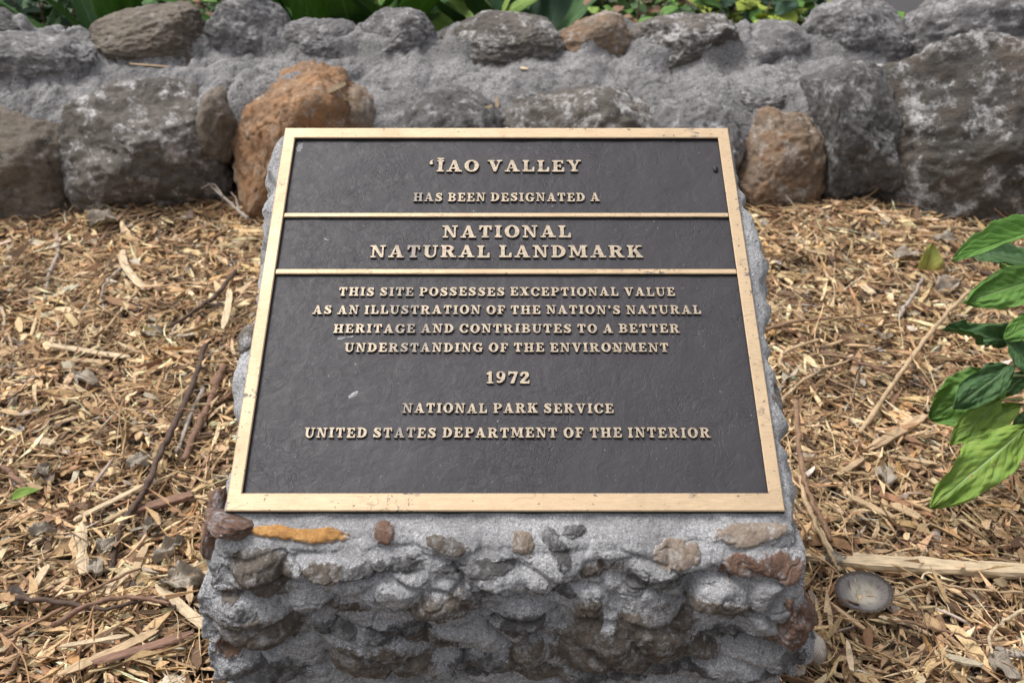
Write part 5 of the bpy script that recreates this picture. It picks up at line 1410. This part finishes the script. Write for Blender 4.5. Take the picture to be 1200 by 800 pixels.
strap_plant(X_at(10, 3.75), 3.75, 12, 0.7, 0.06, 'deep', 4, 'dark thin bladed plant behind the leftmost capping stones', 0.8)
strap_plant(X_at(625, 3.9), 3.9, 9, 0.8, 0.22, 'blue', 5, 'broad dark blue green leaved plant behind the wall, above the plaque centre', 0.45, upr=1.4)
strap_plant(X_at(515, 3.85), 3.85, 8, 0.66, 0.20, 'light', 6, 'pale yellowish green broad leaved plant between the strap plants and the dark one', 0.6, upr=1.25)
bush(X_at(470, 4.0), 4.0, 130, 0.07, 0.5, 0.22, ['mid', 'light'], 11, 'small leaved light green bush between the strap plants and the pale one')
bush(X_at(745, 3.8), 3.8, 150, 0.07, 0.5, 0.24, ['mid', 'light', 'deadbrown'], 12, 'patchy bush with brown tips behind the orange brown capping stone')
bush(X_at(860, 3.8), 3.8, 180, 0.10, 0.5, 0.26, ['blue', 'mid', 'lime'], 13, 'round leaved bush with yellow green new leaves, left of the domed capping stone')
bush(X_at(930, 3.95), 3.95, 150, 0.11, 0.48, 0.22, ['blue', 'deep', 'mid', 'lime'], 14, 'dark blue green bush directly behind the domed capping stone')
bush(X_at(1062, 3.75), 3.75, 34, 0.09, 0.40, 0.16, ['mid', 'deep'], 15, 'sparse small plant in the gap between the domed stone and the large right stone')
bush(X_at(220, 3.9), 3.9, 130, 0.08, 0.5, 0.26, ['deep', 'mid', 'deadbrown'], 16, 'dark bush with dead brown leaves behind the wall at the left')
bush(X_at(50, 4.1), 4.1, 160, 0.09, 0.5, 0.3, ['deep', 'blue'], 17, 'dark green bush at the far left behind the thin bladed plant')
bush(X_at(690, 4.2), 4.2, 180, 0.09, 0.5, 0.3, ['deep', 'mid'], 18, 'deep green bush right of the broad blue green leaves')
bush(X_at(310, 4.3), 4.3, 170, 0.10, 0.55, 0.32, ['deep', 'blue'], 19, 'dark green bush behind the strap leaved plants')
bush(X_at(560, 4.3), 4.3, 170, 0.10, 0.5, 0.32, ['deep', 'blue'], 20, 'dark green bush behind the pale broad leaves')
def undergrowth():
    """dense low foliage that closes the view behind the bushes"""
    N = 9000; rg = np.random.default_rng(77)
    x = rg.uniform(-3.6, 1.35, N); y = rg.uniform(3.7, 5.6, N); z = rg.uniform(0.0, 1, N) * (0.16 + 0.12 * (y - 3.7)) + ground_h(x, y)
    L = rg.uniform(0.04, 0.10, N); a = rg.uniform(0, 6.28, N); e = rg.uniform(-0.2, 1.0, N)
    d = np.stack([np.cos(a) * np.cos(e), np.sin(a) * np.cos(e), np.sin(e)], -1); s = np.stack([-np.sin(a), np.cos(a), 0 * a], -1); u = np.cross(d, s)
    c = np.stack([x, y, z], -1)
    k = [(0, 0, 0), (0.45, 0.28, 0.05), (1, 0, -0.1), (0.45, -0.28, 0.05)]
    V = np.stack([c + (d * p + s * q + u * r) * L[:, None] for p, q, r in k], 1).reshape(-1, 3)
    F = np.arange(N * 4).reshape(-1, 4)
    n = NT('undergrowth_leaf'); g = n.noise(9, 3, 0.6); h = n.noise(60, 2, 0.6)
    m = n.done(n.mix(0.5, n.ramp(g, [(0.3, (0.018, 0.045, 0.014)), (0.7, (0.065, 0.14, 0.03))]), n.ramp(h, [(0.3, (0.02, 0.05, 0.015)), (0.7, (0.08, 0.15, 0.03))])), 0.5)
    tag(obj('undergrowth', mesh_np('undergrowth', V, F, [m])), 'low dense green undergrowth on the ground behind the wall', 'undergrowth', kind='stuff')
undergrowth()
def path():
    n = NT('path_asphalt'); g = n.noise(180, 4, 0.6); b = n.noise(3, 4, 0.6)
    m = n.done(n.mix(n.ramp(b, [(0.3, 0.0), (0.7, 1.0)]), n.ramp(g, [(0.3, (0.02, 0.019, 0.02)), (0.7, (0.045, 0.041, 0.043))]), (0.03, 0.028, 0.029)), 0.85, n.bump(g, 0.003, 0.6))
    V = np.array([(1.35, 4.2, 0.03), (30, 4.2, 0.03), (30, 12, 0.03), (0.9, 12, 0.03), (0.9, 5.7, 0.03), (1.35, 4.2, -0.1), (30, 4.2, -0.1), (30, 12, -0.1), (0.9, 12, -0.1), (0.9, 5.7, -0.1)])
    me = bpy.data.meshes.new('path'); me.from_pydata(V.tolist(), [], [(0, 1, 2, 3, 4), (5, 6, 1, 0), (6, 7, 2, 1), (7, 8, 3, 2), (8, 9, 4, 3), (9, 5, 0, 4)]); me.materials.append(m)
    tag(obj('path', me), kind='structure')
path()
def debris():
    u, v = pl_uv(838, 199, -DROP)
    o = obj('debris', rock_mesh(0.0032, 0.0045, 0.0028, 91, 3, 2.2, 0.25, [M_SIDE])); M = PLM.copy(); M.translation = PB + U_X * u + U_UP * v - U_N * (DROP - 0.0015); o.matrix_world = M
    tag(o, 'tiny black lump of debris on the plaque near its upper right corner', 'debris')
    u, v = pl_uv(722, 411, -DROP)
    V = np.array([(s_ * 0.006, j * 0.0007 * (1 - abs(s_) * 0.4), k * 0.0004 + 0.0012 + 0.001 * s_) for s_ in (-1, -0.3, 0.4, 1) for j, k in ((-1, -1), (1, -1), (1, 1), (-1, 1))])
    F = [(i * 4 + j, i * 4 + (j + 1) % 4, (i + 1) * 4 + (j + 1) % 4, (i + 1) * 4 + j) for i in range(3) for j in range(4)] + [(3, 2, 1, 0), (12, 13, 14, 15)]
    o = obj('scratch_sliver', mesh_np('scratch_sliver', V, np.array(F), [WM['pale']], smooth=False))  # added sliver stands in for a pale scratch in the panel
    M = PLM @ Matrix.Rotation(R(-38), 4, 'Z'); M.translation = PB + U_X * u + U_UP * v - U_N * DROP; o.matrix_world = M
    tag(o, 'tiny pale scratch on the plaque below the word environment, made as a raised sliver', 'straw')
    from mathutils.bvhtree import BVHTree
    dg = bpy.context.evaluated_depsgraph_get(); dg.update()
    def hit(px, py):
        ok, loc, nor, idx, ob, mx = scene.ray_cast(dg, Vector((0, 0, CAM_H)), ray(px, py).normalized())
        return loc, nor
    items = [(175, 78, 44, 2.5, 'tan', 3, 'thin pale straw lying level on the wall top at the far left'),
             (392, 104, 26, 6, 'pale', 60, 'pale dry chip on the wall beside the orange rock'), (404, 116, 24, 5, 'tan', -20, 'tan chip on the wall right of the orange rock, lower of the pair'),
             (584, 122, 12, 5, 'pale', 70, 'small pale chip on the wall above the plaque, left of centre'), (571, 126, 8, 4, 'pale', 30, 'tiny pale chip at the lower left of the small pale chip on the wall'),
             (614, 82, 10, 4, 'pale', -40, 'small pale chip high on the wall above the plaque centre')]
    for px, py, L, w, k, ang, lab in items:
        loc, nor = hit(px, py); sc = depth_of(loc) / FPX; L *= sc; w *= sc
        o = obj('wood_chip', mesh_np('wood_chip', V * np.array([L / 0.012, w / 0.0014, w * 0.4 / 0.0008]), np.array(F), [WM[k]], smooth=False))
        x = Vector((math.cos(R(ang)), math.sin(R(ang)), 0)); M = basis(x - nor * x.dot(nor), nor); M.translation = loc + nor * 0.001; o.matrix_world = M
        tag(o, lab, 'wood chip')
debris()
print('objects', len(bpy.data.objects), 'tris', sum(len(o.data.loops) - 2 * len(o.data.polygons) for o in bpy.data.objects if o.type == 'MESH'))
